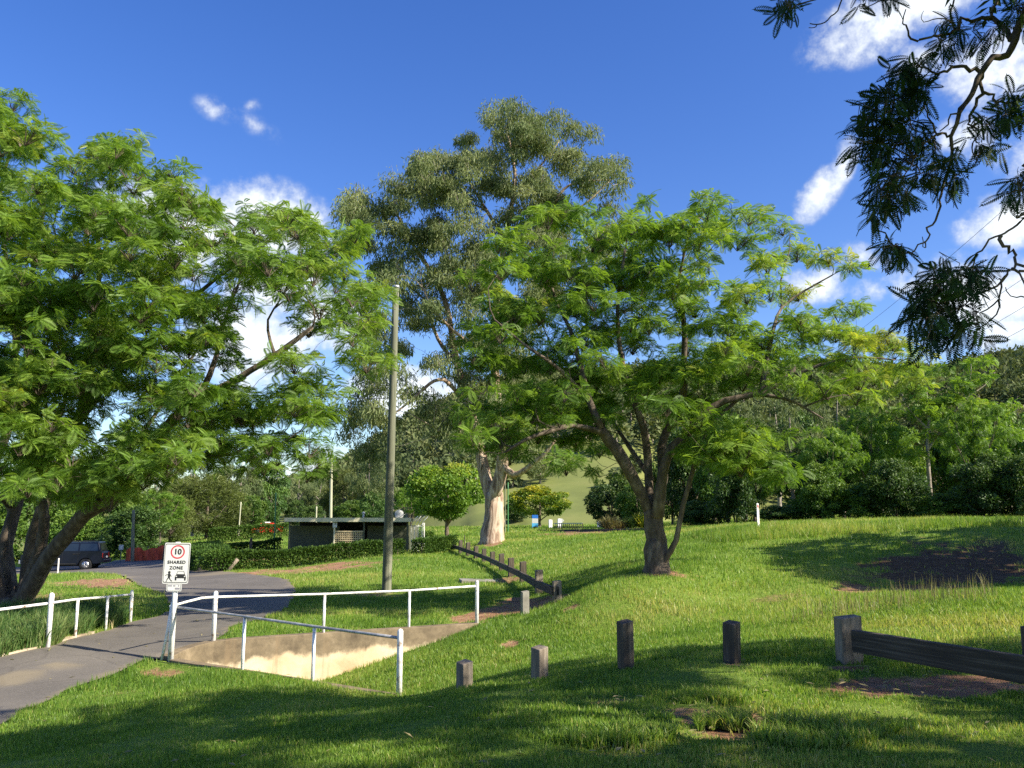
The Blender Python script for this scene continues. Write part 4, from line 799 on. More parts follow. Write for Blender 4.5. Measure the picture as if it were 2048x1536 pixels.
# ------------------------------------------------------------------ trees, bushes and hedges further off
def proto_tree(kind, seed):
    """a tree of unit height 10 and unit spread 10, base at the origin"""
    rng = np.random.default_rng(seed); root = bpy.data.objects.new(kind, None); S.collection.objects.link(root)
    tr = Geo(); br = Geo(); cr = Geo(); sk = Skel(seed)
    if kind == 'gum':
        sk.limb([(0,0,-.3),(.1,0,2),(-.1,.1,4),(.2,0,6.5),(0,0,8.8)], .28, .05); 
        for a in range(6):
            t = a*1.05+rng.normal(0,.3); z0 = rng.uniform(2.6,5.5); sk.limb([(0,0,z0),(1.6*math.cos(t),1.6*math.sin(t),z0+1.2),(3.0*math.cos(t),3.0*math.sin(t),z0+2.2)], .10, .03)
        C = []
        while len(C) < 46:
            p = rng.normal(0,1,3); p /= np.linalg.norm(p); p = p*np.array([4.2,4.2,3.4])*rng.uniform(.35,1)**.5+np.array([0,0,6.4])
            C.append(p)
        C = np.array(C); sk.grow(C, .016); sk.tubes(tr, br, 8, 4); gum_clumps(cr, br, C, 1.0, 230, .42, .24, seed+1, .5, .6)
        return root, tr, br, cr, 'ptwig', 'ptwig', 'gum'
    if kind == 'feathery':
        sk.limb([(0,0,-.3),(.1,0,1.2),(.0,.1,2.6)], .24, .17)
        for a in range(6):
            t = a*1.05+rng.normal(0,.25); sk.limb([(0,.1,2.4),(1.2*math.cos(t),1.2*math.sin(t),4.2),(2.6*math.cos(t),2.6*math.sin(t),6.4),(3.3*math.cos(t),3.3*math.sin(t),7.8)], .10, .03)
        C = []
        while len(C) < 85:
            p = rng.normal(0,1,3); p /= np.linalg.norm(p); p = p*np.array([4.6,4.6,3.3])*rng.uniform(.3,1)**.45+np.array([0,0,6.3])
            C.append(p)
        C = np.array(C); sk.grow(C, .012, .08, .2); sk.tubes(tr, br, 8, 4); frond_clumps(cr, br, C, .75, 8, 8, T_FAR, .45, lambda c: .34+.03*(c[2]-6), seed+1)
        return root, tr, br, cr, 'jbark', 'twig', 'jac'
    if kind in ('dense', 'olive', 'round'):
        sk.limb([(0,0,-.3),(.1,.05,1.5),(-.05,0,4),(0,.1,7)], .30, .08)
        for a in range(5):
            t = a*1.26+rng.normal(0,.3); sk.limb([(0,0,1.6),(1.3*math.cos(t),1.3*math.sin(t),3.2),(2.8*math.cos(t),2.8*math.sin(t),5)], .13, .04)
        C = []; R = []; zc, zr, n = {'dense': (5.2,4.3,62), 'olive': (5.0,4.6,70), 'round': (6.0,3.4,60)}[kind]
        while len(C) < n:
            p = rng.normal(0,1,3); p /= np.linalg.norm(p); p = p*np.array([4.2,4.2,zr])*rng.uniform(.45,1)**.4+np.array([0,0,zc])
            if p[2] < .5: continue
            C.append(p); R.append(rng.uniform(.75,1.35))
        sk.grow(np.array(C[::2]), .014); sk.tubes(tr, br, 8, 4)
        if kind == 'olive': leaf_clumps(cr, C, R, 210, .50, .16, rng, lambda c: .45+.04*(c[2]-5), .8, tsd=.16)
        else: leaf_clumps(cr, C, R, 170, .42, .5, rng, lambda c: .42+.05*(c[2]-5), .75)
        return root, tr, br, cr, 'jbark', 'twig', {'dense':'mid','olive':'olive','round':'mid'}[kind]
    if kind == 'shrub':
        for a in range(6):
            t = a*1.05; sk.limb([(0,0,-.2),(.8*math.cos(t),.8*math.sin(t),2.5),(2*math.cos(t),2*math.sin(t),6)], .10, .03)
        C = []; R = []
        while len(C) < 80:
            p = np.array([rng.normal(0,2.3), rng.normal(0,2.3), 0]); rad = math.hypot(p[0],p[1])
            if rad > 4.6: continue
            p[2] = .5+rng.uniform(0, 1)**.9*8.6*math.sqrt(max(0,1-(rad/5.2)**2)); C.append(p); R.append(rng.uniform(.7,1.3))
        sk.tubes(tr, br, 6, 4); leaf_clumps(cr, C, R, 190, .42, .45, rng, lambda c: .40+.035*(c[2]-4), .9)
        return root, tr, br, cr, 'jbark', 'twig', 'dark'
PROTO = {}
def get_proto(kind, mat_, seed):
    key = (kind, mat_, seed)
    if key not in PROTO:
        if (kind, seed) not in PROTO:
            root, tr, br, cr, a, b, c = proto_tree(kind, seed)
            cr.merge(br); ms = [('trunk', tr.mesh('trunk', True), a, None), ('crown', cr.mesh('crown'), c, b)]
            PROTO[(kind, seed)] = ms; bpy.data.objects.remove(root)
        out = []
        for nm, me, mt, mt2 in PROTO[(kind, seed)]:
            use = mat_ if (nm == 'crown' and mat_) else mt
            m2 = me.copy() if mat_ and nm == 'crown' else me
            m2.materials.clear(); m2.materials.append(M[use])
            if mt2: m2.materials.append(M[mt2])
            out.append((nm, m2))
        PROTO[key] = out
    return PROTO[key]
TNAME = {'gum':'gum_tree','feathery':'jacaranda_tree','dense':'leafy_tree','olive':'wattle_tree','round':'leafy_tree','shrub':'bush'}
def bgtree(kind, px, top, base, wpx, Y, label, mat_=None, seed=0, group=None, name=None, cat=None, rz=None, onground=True):
    p = at(px, base, Y); zt = at(px, top, Y)[2]; zg = hs(p[0], p[1])
    if Y > 130:
        zg = max(zg, float(hill_z(np.array([math.atan2(p[0],p[1])]), np.array([math.hypot(p[0],p[1])]))[0]))
    if onground: p[2] = zg
    nm = name or TNAME[kind]
    root = thing(nm, label, cat or ('bush' if nm in ('bush','shrub') else 'tree'), p, RNG.uniform(0,6.28) if rz is None else rz, group)
    hgt = (zt-p[2])/9.7; w = wpx/F*Y/9.4; root.scale = (w, w, hgt)
    for n_, me in get_proto(kind, mat_, seed):
        o = bpy.data.objects.new(n_, me); S.collection.objects.link(o); o.parent = root
    return root
LT = 'trees beyond the road at the left'; RT = 'trees and bushes along the far edge of the lawn'; CT = 'trees round the foot of the hill'
for a in [
 ('shrub', -40, 985, 1140, 190, 74, 'green thicket at the left edge, behind the stems of the big bridge tree', 'mid', 1, LT),
 ('round', 60, 930, 1125, 150, 84, 'leafy tree rising behind the dark four wheel drive, half hidden by leaning stems', None, 2, LT),
 ('shrub', 140, 1010, 1128, 120, 76, 'bright green shrub directly behind the roof of the dark four wheel drive', 'mid', 3, LT),
 ('shrub', 205, 1035, 1122, 75, 76, 'light green bush between the dark four wheel drive and the small round speed sign', 'mid', 1, LT),
 ('shrub', 264, 1008, 1120, 125, 73, 'very dark dense bush behind the orange mesh fence', 'dark', 2, LT),
 ('dense', 200, 920, 1110, 130, 100, 'tall leafy tree seen under the big bridge tree, behind the dark bush', None, 4, LT),
 ('feathery', 318, 975, 1098, 95, 92, 'pale green airy tree right of the dark bush, above the leaning dark post', None, 5, LT),
 ('olive', 413, 948, 1072, 165, 112, 'broad olive-green rounded tree standing above the bright far hedge', None, 6, LT),
 ('gum', 300, 915, 1085, 160, 125, 'grey-green gum behind the pale airy tree at the left', None, 7, LT),
 ('olive', 340, 985, 1078, 90, 104, 'small olive tree left of the broad olive-green one', None, 8, LT),
 ('gum', 478, 900, 1062, 120, 140, 'tall gum directly right of the broad olive-green tree', None, 9, LT),
 ('dense', 535, 928, 1058, 80, 145, 'dark green tall tree at the left side of the low gap of sky', 'dark', 4, LT),
 ('gum', 385, 900, 1062, 130, 150, 'distant gum behind the broad olive-green tree', None, 10, LT),
 ('olive', 470, 985, 1060, 70, 128, 'low olive-green tree behind the thin leaning white pole', None, 6, LT),
 ('dense', 505, 990, 1060, 60, 126, 'rounded green tree behind the red car', None, 11, LT),
 ('gum', 595, 950, 1046, 75, 175, 'gum at the right side of the low gap of sky, above the flat roof', None, 9, CT),
 ('dense', 590, 1000, 1046, 50, 150, 'low dark green tree above the left end of the flat roof', 'dark', 11, CT),
 ('gum', 640, 958, 1044, 70, 190, 'gum behind the pale power pole that rises over the flat roof', None, 7, CT),
 ('olive', 684, 940, 1044, 90, 170, 'olive-brown tree right of the pale power pole over the flat roof', None, 8, CT),
 ('dense', 625, 1012, 1046, 50, 145, 'small dark tree directly left of the pale power pole over the flat roof', 'dark', 4, CT),
 ('dense', 700, 1000, 1046, 70, 140, 'low green tree above the middle of the flat roof', None, 11, CT),
 ('gum', 735, 915, 1044, 90, 165, 'gum left of the tall near pole, above the flat roof', None, 10, CT),
 ('dense', 745, 985, 1050, 60, 120, 'dark bushy tree hidden partly by the tall near wooden pole', 'dark', 11, CT),
 ('feathery', 822, 965, 1072, 90, 92, 'green feathery tree just right of the tall near wooden pole', None, 12, CT),
 ('round', 895, 925, 1078, 155, 76, 'dense bright green tree with short trunk, left of the towering gum', 'jac', 13, CT),
 ('dense', 1032, 1000, 1052, 50, 140, 'low dark bush right behind the towering gum trunk', 'dark', 11, CT),
 ('round', 1080, 974, 1058, 122, 108, 'small round tree turning yellow beside the blue and white sign', 'yellow', 14, CT),
 ('gum', 1080, 925, 985, 90, 175, 'grey-green gum on the slope directly above the yellowing tree', None, 7, CT),
 ('dense', 1225, 958, 1054, 105, 88, 'dark rounded tree left of the leaning lawn tree stem, below the green slope', 'dark', 15, CT),
 ('dense', 1275, 968, 1054, 80, 84, 'green bushy tree directly behind the leaning stems of the lawn tree', None, 11, CT),
 ('gum', 1015, 905, 965, 60, 220, 'small gum on the slope just right of the towering gum trunk', None, 9, CT),
 ('gum', 1250, 930, 968, 50, 230, 'gum standing on the upper slope behind the left stem of the lawn tree', None, 10, CT),
 ('gum', 1165, 915, 950, 40, 260, 'small gum high on the green slope under the lawn tree boughs', None, 7, CT),
 ('shrub', 1128, 978, 986, 26, 190, 'small dark bush alone on the open green slope', None, 1, CT),
 ('shrub', 1142, 955, 974, 14, 200, 'thin brownish bush on the green slope, above the small dark one', 'olive', 2, CT),
 ('shrub', 1105, 962, 975, 34, 210, 'low scrubby bush at the left of the green slope', 'olive', 3, CT),
 ('shrub', 1195, 930, 942, 40, 250, 'scrubby bush near the top of the green slope', 'olive', 1, CT),
 ('dense', 1385, 850, 1056, 120, 66, 'dark tree directly right of the lawn tree trunk, at the back of the lawn', 'dark', 15, RT),
 ('dense', 1455, 830, 1056, 140, 60, 'tall dark green tree behind the low drooping bough of the lawn tree', 'mid', 4, RT),
 ('gum', 1590, 800, 1054, 170, 60, 'grey-green tree with hanging leaves behind the white marker post', None, 10, RT),
 ('feathery', 1510, 900, 1055, 110, 50, 'feathery young tree left of the white marker post', None, 5, RT),
 ('feathery', 1665, 850, 1052, 130, 49, 'feathery mid-height tree right of the white marker post', None, 12, RT),
 ('feathery', 1745, 800, 1050, 150, 54, 'feathery tree under the yellowest bough of the lawn tree', None, 16, RT),
 ('gum', 1690, 770, 1052, 150, 72, 'pale-stemmed gum at the back, above the feathery trees', None, 7, RT),
 ('gum', 1490, 790, 1056, 150, 80, 'gum at the back seen through the lawn tree crown', None, 9, RT),
 ('dense', 1790, 850, 1050, 140, 60, 'dark leafy tree filling the gap between two feathery trees at the right', 'mid', 4, RT),
 ('dense', 2040, 815, 1042, 170, 58, 'leafy tree cut by the right edge of the photo', 'mid', 15, RT),
 ('dense', 1950, 840, 1046, 150, 60, 'broad green tree behind the tall feathery tree at the right', 'mid', 11, RT),
 ('feathery', 1960, 790, 1046, 140, 47, 'airy feathery tree at the right, under the tip of the overhanging bough', None, 5, RT),
 ('shrub', 1400, 1000, 1057, 95, 52, 'dark undergrowth bush right of the lawn tree stems', None, 1, RT),
 ('shrub', 1472, 895, 1056, 105, 50, 'dark bush directly left of the white marker post', None, 2, RT),
 ('shrub', 1565, 1008, 1054, 110, 46, 'dark bush directly right of the white marker post', None, 3, RT),
 ('shrub', 1640, 925, 1053, 110, 45, 'shadowy bush at the back of the lawn, second right of the white marker post', 'mid', 1, RT),
 ('shrub', 1715, 965, 1051, 110, 44, 'leafy bush with sunlit top under the feathery trees', 'mid', 2, RT),
 ('shrub', 1795, 905, 1050, 120, 43, 'dark bush below the tall feathery tree at the right', None, 3, RT),
 ('shrub', 1880, 985, 1049, 120, 41, 'broad bush at the crest of the lawn, right of the tall feathery tree stem', 'mid', 2, RT),
 ('shrub', 1965, 905, 1047, 130, 40, 'large dark shrub on the crest above the bare shaded bank', None, 1, RT),
 ('shrub', 2055, 895, 1046, 140, 39, 'reddish dark shrub at the right edge above the shaded bank', None, 3, RT),
 ('dense', 1345, 900, 1056, 90, 72, 'dark green tree seen between the lawn tree stems', 'mid', 11, RT),
 ('dense', 1430, 800, 1056, 150, 90, 'dark tree at the back seen through the right half of the lawn tree crown', 'dark', 15, RT),
 ('gum', 1560, 790, 1054, 170, 95, 'tall gum at the back, behind the end of the lawn tree bough', None, 10, RT),
 ('dense', 1620, 830, 1054, 150, 68, 'dark leafy tree behind the feathery ones, right of the white marker post', 'dark', 4, RT),
 ('olive', 1900, 800, 1048, 170, 66, 'olive tree at the back under the separate tufts of the tall feathery tree', None, 8, RT),
 ('dense', 1700, 860, 1052, 120, 57, 'shadowy tree low behind the yellowest bough of the lawn tree', 'dark', 11, RT),
]: bgtree(*a)
# the tall feathery tree with separate tufts against the sky
def tuft_tree():
    Y = 52.0; b = at(1868,1049,Y); b[2] = hs(b[0], b[1])
    root = thing('jacaranda_tree', 'tall thin feathery tree at the right with separate tufts standing against the clouds', 'tree', b, group=RT)
    sk = Skel(19); px_limb(sk, [(1868,1055),(1860,980),(1855,900),(1858,830),(1850,770)], .16, .06, Y)
    px_limb(sk, [(1855,900),(1890,850),(1925,800),(1940,760),(1942,728)], .09, .03, Y); px_limb(sk, [(1858,860),(1820,820),(1800,780)], .07, .025, Y); px_limb(sk, [(1925,800),(1970,770),(1990,745)], .05, .02, Y)
    C = blobs_px([(1850,745,45,24),(1945,728,28,14),(1985,760,30,22),(1940,770,35,18),(1870,790,50,22),(1810,790,35,24),(1900,830,60,26),(1980,820,45,24),(1830,840,50,28),(1920,880,60,28),(1850,890,45,26),(1990,870,40,22)], 36, 1.6, Y, 2.4, 4)
    tr = Geo(); br = Geo(); cr = Geo(); sk.grow(C, .012); sk.tubes(tr, br, 8, 4)
    frond_clumps(cr, br, C, .75, 9, 8, T_FAR, .45, lambda c: .45, 6); finish_tree(root, tr, br, cr, M['ptwig'], M['twig'], M['jac'])
tuft_tree()
# clipped hedges and the round bush at the road corner
def hedge(name, label, path, w, hgt, L, dens, seed, group=None, tint=.5, gaps=()):
    rng = np.random.default_rng(seed); P = np.array(path, float); c0 = P.mean(0)
    root = thing(name, label, 'hedge' if name == 'hedge' else 'bush', (c0[0], c0[1], hs(c0[0], c0[1])), group=group); cr = Geo(); st = Geo()
    for a, b in zip(P[:-1], P[1:]):
        l = np.linalg.norm(b-a); T = (b-a)/l; N = np.array([-T[1], T[0]]); n = int(dens*l)
        u = rng.uniform(0, l, n); face = rng.uniform(0, 1, n); ww = w*(.85+.3*vnoise(u*1.3, u*0+seed, seed))
        s_ = np.where(face < .34, -1, np.where(face < .62, 1, rng.uniform(-1, 1, n))); v = s_*ww/2*rng.uniform(.8, 1.06, n)
        zz = np.where(face < .62, hgt*rng.uniform(.05, 1, n)**.8, hgt*rng.uniform(.86, 1.06, n)); zz = zz*(.88+.24*vnoise(u*.9+3, u*0+seed, seed+1))
        O = np.c_[a[0]+T[0]*u+N[0]*v, a[1]+T[1]*u+N[1]*v, zz]; O[:,2] += h(O[:,0], O[:,1]); out = np.c_[N[0]*s_, N[1]*s_, np.where(face < .62, .25, 1.2)]
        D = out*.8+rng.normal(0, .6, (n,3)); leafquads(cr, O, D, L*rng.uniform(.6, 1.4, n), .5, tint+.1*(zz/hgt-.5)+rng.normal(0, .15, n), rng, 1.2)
        for q in np.arange(.3, l, .7):
            o = a+T*q; z0 = hs(*o); st.tube([(o[0],o[1],z0-.1),(o[0]+rng.normal(0,.08),o[1]+rng.normal(0,.08),z0+hgt*.7)], [.035,.015], 5, False)
    cr.merge(st); cr.build('foliage', M['hedge'], root, m2=M['twig']); return root
HG = 'clipped hedges round the low building'
hx = lambda px, py, Y: at(px, py, Y)[:2]
hedge('hedge', 'long clipped hedge running along the front of the low building', [hx(448,1110,42.5), hx(560,1110,43.8), hx(690,1110,45.5), hx(800,1110,47.5)], 1.0, .74, .13, 1500, 1, HG)
hedge('hedge', 'short clipped hedge right of the low building, behind the start of the log barrier', [hx(836,1105,49.5), hx(900,1100,52)], 1.0, .85, .13, 1400, 2, HG)
hedge('hedge', 'dark clipped hedge at the left end of the low building, along the road bend', [hx(425,1120,43.5), hx(413,1100,49), hx(412,1095,58)], 1.6, 1.0, .13, 1700, 3, HG, .42)
hedge('hedge', 'dark clipped back hedge left of the low building, behind the long front one', [hx(420,1090,58), hx(560,1090,58)], 1.1, .85, .14, 1100, 4, HG, .45)
hedge('hedge', 'bright sunlit hedge far off in front of the red car', [hx(418,1072,92), hx(576,1070,94)], 1.4, 1.35, .2, 900, 5, HG, .62)
hedge('hedge', 'small bright hedge behind the right end of the low building, near the white cage', [hx(836,1085,66), hx(868,1085,66)], 1.0, .9, .15, 900, 6, HG, .6)
def corner_bush():
    p = at(443,1139,42.5); p[2] = hs(p[0],p[1]); root = thing('bush', 'rounded clipped bush at the road corner beside a leaning pale log', 'bush', p, group=HG); cr = Geo(); st = Geo(); rng = np.random.default_rng(8)
    u = rand_dir(2600, rng, -.55, 1); O = np.array(p)+np.array([0,0,.48])+u*np.array([.85,.8,.55])*rng.uniform(.75,1.05,2600)[:,None]
    leafquads(cr, O, u+rng.normal(0,.5,(2600,3)), .12*rng.uniform(.6,1.4,2600), .5, .5+.15*u[:,2]+rng.normal(0,.14,2600), rng)
    for a in range(5): st.tube([p-np.array([0,0,.1]), np.array(p)+np.array([.4*math.cos(a*1.3),.4*math.sin(a*1.3),.6])], [.04,.02], 5, False)
    cr.merge(st); cr.build('foliage', M['hedge'], root, m2=M['twig'])
corner_bush()
# pale ornamental grasses at the foot of the dark tree
for i, (px, py, w, hp, m, lab) in enumerate([(1218,1056,56,28,'straw','large pale fountain grass clump below the dark rounded tree'),(1262,1056,40,26,'weed','green fountain grass clump just left of the lawn tree stem'),(1240,1057,34,20,'straw','small straw-coloured grass clump between two larger ones'),(1284,1054,40,30,'yellow','yellow-green low shrub behind the lawn tree stem')]):
    Y = 66; p = at(px, py, Y); p[2] = hs(p[0], p[1]); root = thing('fountain_grass', lab, 'ornamental grass', p, group='fountain grasses'); g = Geo(); n = 700; rng = np.random.default_rng(i)
    O = np.c_[rng.normal(0,.18,n), rng.normal(0,.18,n), rng.uniform(0,.5,n)*hp/F*Y*.5]+p; D = np.c_[rng.normal(0,.5,n)*w/hp/1.6, rng.normal(0,.5,n), rng.uniform(.5,1,n)]
    leafquads(g, O, D, hp/F*Y*rng.uniform(.5,1.1,n), .05, rng.uniform(.2,.9,n), rng); g.build('blades', M[m], root)
# the wooded hill: one far-off mass of tree crowns
def hill_forest():
    rng = np.random.default_rng(77); g = Geo(); st = Geo(); n = 0
    base = rand_dir(170, rng, -.6, 1); 
    for _ in range(14000):
        a = rng.uniform(-.62, .68); r = rng.uniform(150, 640)**1.0; px = 1024+math.tan(a)*F; x, y = r*math.sin(a), r*math.cos(a)
        z = float(np.interp(a, ha, HB[0]))+float(hill_z(np.array([a]), np.array([r]))[0])
        if z < 2.0: continue
        vis = 1040-F*(z-EYE)/(y)                    # how high on the hill it stands
        dn = vnoise(np.array([x*.018]), np.array([y*.018]), 4)[0]
        open_ = 960 < px < 1330 and vis > (905 + (dn-.5)*60)
        scrub = open_ and vis < 1000 and rng.uniform() < .10
        if (open_ and not scrub) or (not open_ and 960 < px < 1330 and vis > 880 and rng.uniform() < .6): continue
        if px < 960 and vis > 1000 and rng.uniform() < .4: continue
        if rng.uniform() > .34: continue
        s = rng.uniform(2.4, 4.6)*(.45 if scrub else 1); hh_ = rng.uniform(5.5, 11)*(.3 if scrub else 1); m = int(150 if r < 330 else 95)
        u = base[rng.integers(0, 170, m)]; O = np.array([x, y, z+hh_*.62])+u*np.array([s, s, hh_*.40])*rng.uniform(.45, 1.05, m)[:,None]+rng.normal(0, .35, (m,3))
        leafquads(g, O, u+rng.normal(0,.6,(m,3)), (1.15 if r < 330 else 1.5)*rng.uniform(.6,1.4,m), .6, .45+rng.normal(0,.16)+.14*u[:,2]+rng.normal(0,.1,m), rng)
        if r < 420: st.tube([(x,y,z-.5),(x+rng.normal(0,.3),y,z+hh_*.7)], [.22,.1], 4, False)
        n += 1
    o = g.build('hill_forest', M['fore']); o['kind'] = 'stuff'; tag(o, 'dry grey-green forest covering the hill behind the park', 'forest'); s_ = st.build('trunks', M['ptwig'], None); s_.parent = o; print('forest', n)
hill_forest()
# ------------------------------------------------------------------ railings, sign, posts
def ground_at(px, py, Y=None):
    p = G(px, py) if Y is None else at(px, py, Y); p = np.array(p); p[2] = hs(p[0], p[1]); return p
def dome_post(g, a, b, r, sides=12):
    a = np.array(a); b = np.array(b); u = (b-a)/np.linalg.norm(b-a)
    g.tube([a, b, b+u*r*.45, b+u*r*.8, b+u*r*.95], [r, r, r*.86, r*.5, r*.05], sides, True)
def handrail(label, posts, rail, mat_rail, r_rail=.034):
    """posts: (base point, top z, radius)"""
    b0 = posts[0][0]; root = thing('handrail', label, 'handrail', b0, group='white pipe handrails of the path crossing')
    for (b, zt, r) in posts:
        g = Geo(); b = np.array(b)
        (dome_post if r > .04 else (lambda g, a, c, q: g.tube([a, c], q, 10)))(g, b-np.array([0,0,.15]), (b[0], b[1], zt), r)
        g.build('post', M['wpaint'], root, True)
    g = Geo(); P = np.array(rail); Q = [P[0]]
    for a, b in zip(P[:-1], P[1:]):
        for t in (.33,.66,1): Q.append(a+(b-a)*t)
    g.tube(Q, r_rail, 10); g.build('top_rail', mat_rail, root, True); return root
def top_at(px, py, base): return at(px, py, base[1])
LP = [(ground_at(95,1296),1190,.047),(ground_at(150,1277),1197,.029),(ground_at(211,1262),1192,.029),(ground_at(260,1245),1183,.043)]
posts = [(b, at(95,t,b[1])[2], r) for b, t, r in LP]
rail = [at(260,1189,LP[3][0][1]), at(211,1194,LP[2][0][1]), at(150,1199,LP[1][0][1]), at(95,1207,LP[0][0][1]), at(0,1219,15.4), at(-170,1243,14.2)]
ex = ground_at(-170,1346,14.2); posts.append((ex, at(0,1228,14.2)[2], .047))
handrail('white pipe railing on the left side of the path, in front of tall weeds', posts, rail, M['wpaint'], .025)
def on_wall(A, B, t): p = A+(B-A)*t; return np.array([p[0], p[1], p[2]])
nv = np.array([-(FAREND-BEND)[1], (FAREND-BEND)[0]])[:2]; nv /= np.linalg.norm(nv); off = np.array([nv[0]*.12, nv[1]*.12, 0])
fb = [BEND+off]+[on_wall(BEND, FAREND, t)+off for t in (.385,.715,1.0)]
ft = [1186,1188,1181,1164]; fp = []
for b, t, r in zip(fb, ft, (.045,.028,.028,.042)): fp.append((b, at(500,t,b[1])[2], r))
zr = [at(500,y,b[1])[2] for y, b in zip((1194,1188,1181,1172), fb)]
rail = [at(340,1213,16.2), at(372,1204,16.6), at(403,1196,17.0)]+[np.array([b[0],b[1],z_]) for b, z_ in zip(fb, zr)]
handrail('long white pipe railing on the far retaining wall, its end bent', fp, rail, M['wpaint'], .023)
ND = NEAREND-APEX; nn = np.array([ND[1], -ND[0], 0])/np.hypot(ND[0], ND[1]); nn = nn*(.10 if nn[1] < 0 else -.10)
nb_ = [APEX+np.array([-.04,-.03,0])]+[on_wall(APEX, NEAREND, t)+nn for t in (.36,.66,.985)]
nt_ = []; 
for b, y, r in zip(nb_, (1207,1235,1257,1263), (.036,.028,.028,.044)): nt_.append((b, at(500,y,b[1])[2], r))
rail = [np.array([b[0],b[1],at(500,y,b[1])[2]]) for b, y in zip(nb_, (1213,1233,1253,1276))]
hr3 = handrail('white posts with a grey pipe rail on the near retaining wall', nt_, rail, M['galv'], .024)
g = Geo(); g.tube([nb_[0]+np.array([-.16,.02,-.1]), nb_[0]+np.array([-.06,.0,.55]), nb_[0]+np.array([-.01,0,1.0])], .027, 10); g.build('brace', M['wpaint'], hr3, True)
# the speed sign
def road_sign():
    b = APEX+np.array([.02,-.12,0]); Y = b[1]; b[2] = hs(b[0]-.1, b[1]-.1); root = thing('road_sign', 'white shared zone sign with a red ringed 10, on a white pole by the path', 'sign', b)
    g = Geo(); top = at(360,1084,Y)[2]; g.tube([(b[0],b[1],b[2]-.1),(b[0],b[1],top)], .045, 12); g.build('pole', M['wpaint'], root, True)
    x, y = b[0], b[1]-.062; zc = at(500,1126,Y)[2]; w, hh_ = .445, .725; tilt = math.radians(-4)
    def plate(w, h_, zc, x, nm, par, edge):
        q = Geo(); r = .03; P = []
        for (cx, cz, a0) in ((w/2-r,h_/2-r,0),(-w/2+r,h_/2-r,90),(-w/2+r,-h_/2+r,180),(w/2-r,-h_/2+r,270)):
            for k in range(5): a = math.radians(a0+k*22.5); P.append((cx+r*math.cos(a), cz+r*math.sin(a)))
        q.extrude(P, 'y', 0, .004); o = q.build(nm, M['white'], par, world=False); o.location = (x-b[0], y-b[1], zc-b[2]); o.rotation_euler = (0, math.radians(1.0), math.radians(10))
        e = Geo(); n = len(P); s = (w-.022)/w; s2 = (w-.036)/w
        for i in range(n):
            j = (i+1)%n; e.poly([(P[i][0]*s,-.0015,P[i][1]*s),(P[j][0]*s,-.0015,P[j][1]*s),(P[j][0]*s2,-.0015,P[j][1]*s2),(P[i][0]*s2,-.0015,P[i][1]*s2)])
        e.build('border', M[edge], o, world=False); return o
    p = plate(w, hh_, zc, x+.02, 'plate', root, 'black')
    ring = Geo(); n = 48; ro, ri = .122, .098
    for i in range(n):
        a, c = 2*math.pi*i/n, 2*math.pi*(i+1)/n; ring.poly([(ro*math.cos(a),-.002,ro*math.sin(a)),(ro*math.cos(c),-.002,ro*math.sin(c)),(ri*math.cos(c),-.002,ri*math.sin(c)),(ri*math.cos(a),-.002,ri*math.sin(a))])
    o = ring.build('red_ring', M['red'], p, world=False); o.location = (.006,0,.20)
    def txt(body, size, px_, pz, nm, sp=1.0, par=p):
        t = bpy.data.objects.new(nm, text_mesh(body, size, .0008, sp)); S.collection.objects.link(t); t.data.materials.append(M['black']); t.parent = par; t.location = (px_, -.003, pz); t.rotation_euler = (math.pi/2,0,0); return t
    txt('10', .135, .006, .20, 'speed_figure'); txt('SHARED', .078, 0, .015, 'lettering', 1.12); txt('ZONE', .078, 0, -.085, 'lettering', 1.12)
    m = Geo(); cx, cz, k = -.115, -.245, 1.0                            # walking child
    def P2(pts): m.poly([(cx+a*k, -.0025, cz+c*k) for a, c in pts])
    m.poly([(cx+.004+.022*math.cos(a), -.0025, cz+.083+.024*math.sin(a)) for a in np.linspace(0, 2*math.pi, 14)[:-1]])
    P2([(-.012,.06),(.018,.062),(.030,.03),(.022,-.012),(-.014,-.012),(-.016,.03)]); P2([(-.014,.055),(-.020,.040),(-.062,.022),(-.066,.030)]); P2([(.018,.058),(.026,.048),(.050,.005),(.044,.003)])
    P2([(-.014,-.010),(.008,-.012),(-.020,-.048),(-.030,-.082),(-.050,-.084),(-.050,-.078),(-.038,-.074),(-.034,-.046)]); P2([(.000,-.012),(.022,-.012),(.034,-.044),(.054,-.066),(.056,-.052),(.062,-.054),(.058,-.076),(.050,-.078),(.020,-.048)])
    m.build('pedestrian_symbol', M['black'], p, world=False)
    c = Geo(); cx, cz = .085, -.245
    def C2(pts): c.poly([(cx+a, -.0025, cz+d) for a, d in pts])
    C2([(-.095,.012),(-.070,.052),(.070,.052),(.095,.012),(.095,-.020),(-.095,-.020)]); C2([(-.095,-.020),(-.066,-.020),(-.066,-.060),(-.092,-.060)]); C2([(.066,-.020),(.095,-.020),(.092,-.060),(.066,-.060)])
    for s in (-1,1): C2([(s*.072,.052),(s*.064,.052),(s*.050,.100),(s*.056,.100)][::s])
    C2([(-.056,.100),(.056,.100),(.054,.106),(-.054,.106)])
    c.build('car_symbol', M['black'], p, world=False)
    for s in (-1,1):
        d = Geo(); d.poly([(cx+s*.072+.014*math.cos(a), -.0035, cz+.012+.010*math.sin(a)) for a in np.linspace(0,2*math.pi,10)[:-1]]); d.build('symbol_headlight', M['white'], p, world=False)
    zc2 = at(500,1171.5,Y)[2]; q = plate(.262, .190, zc2, x+.0, 'small_plate', root, 'black'); w_ = Geo(); rg = np.random.default_rng(2)
    for r_, zz in enumerate((.045,.005)):
        xx = -.10
        while xx < .085:
            l = rg.uniform(.012,.020); w_.poly([(xx,-.0025,zz-.013),(xx+l,-.0025,zz-.013),(xx+l,-.0025,zz+.013),(xx,-.0025,zz+.013)]) if rg.uniform() < .82 else None; xx += l+.006
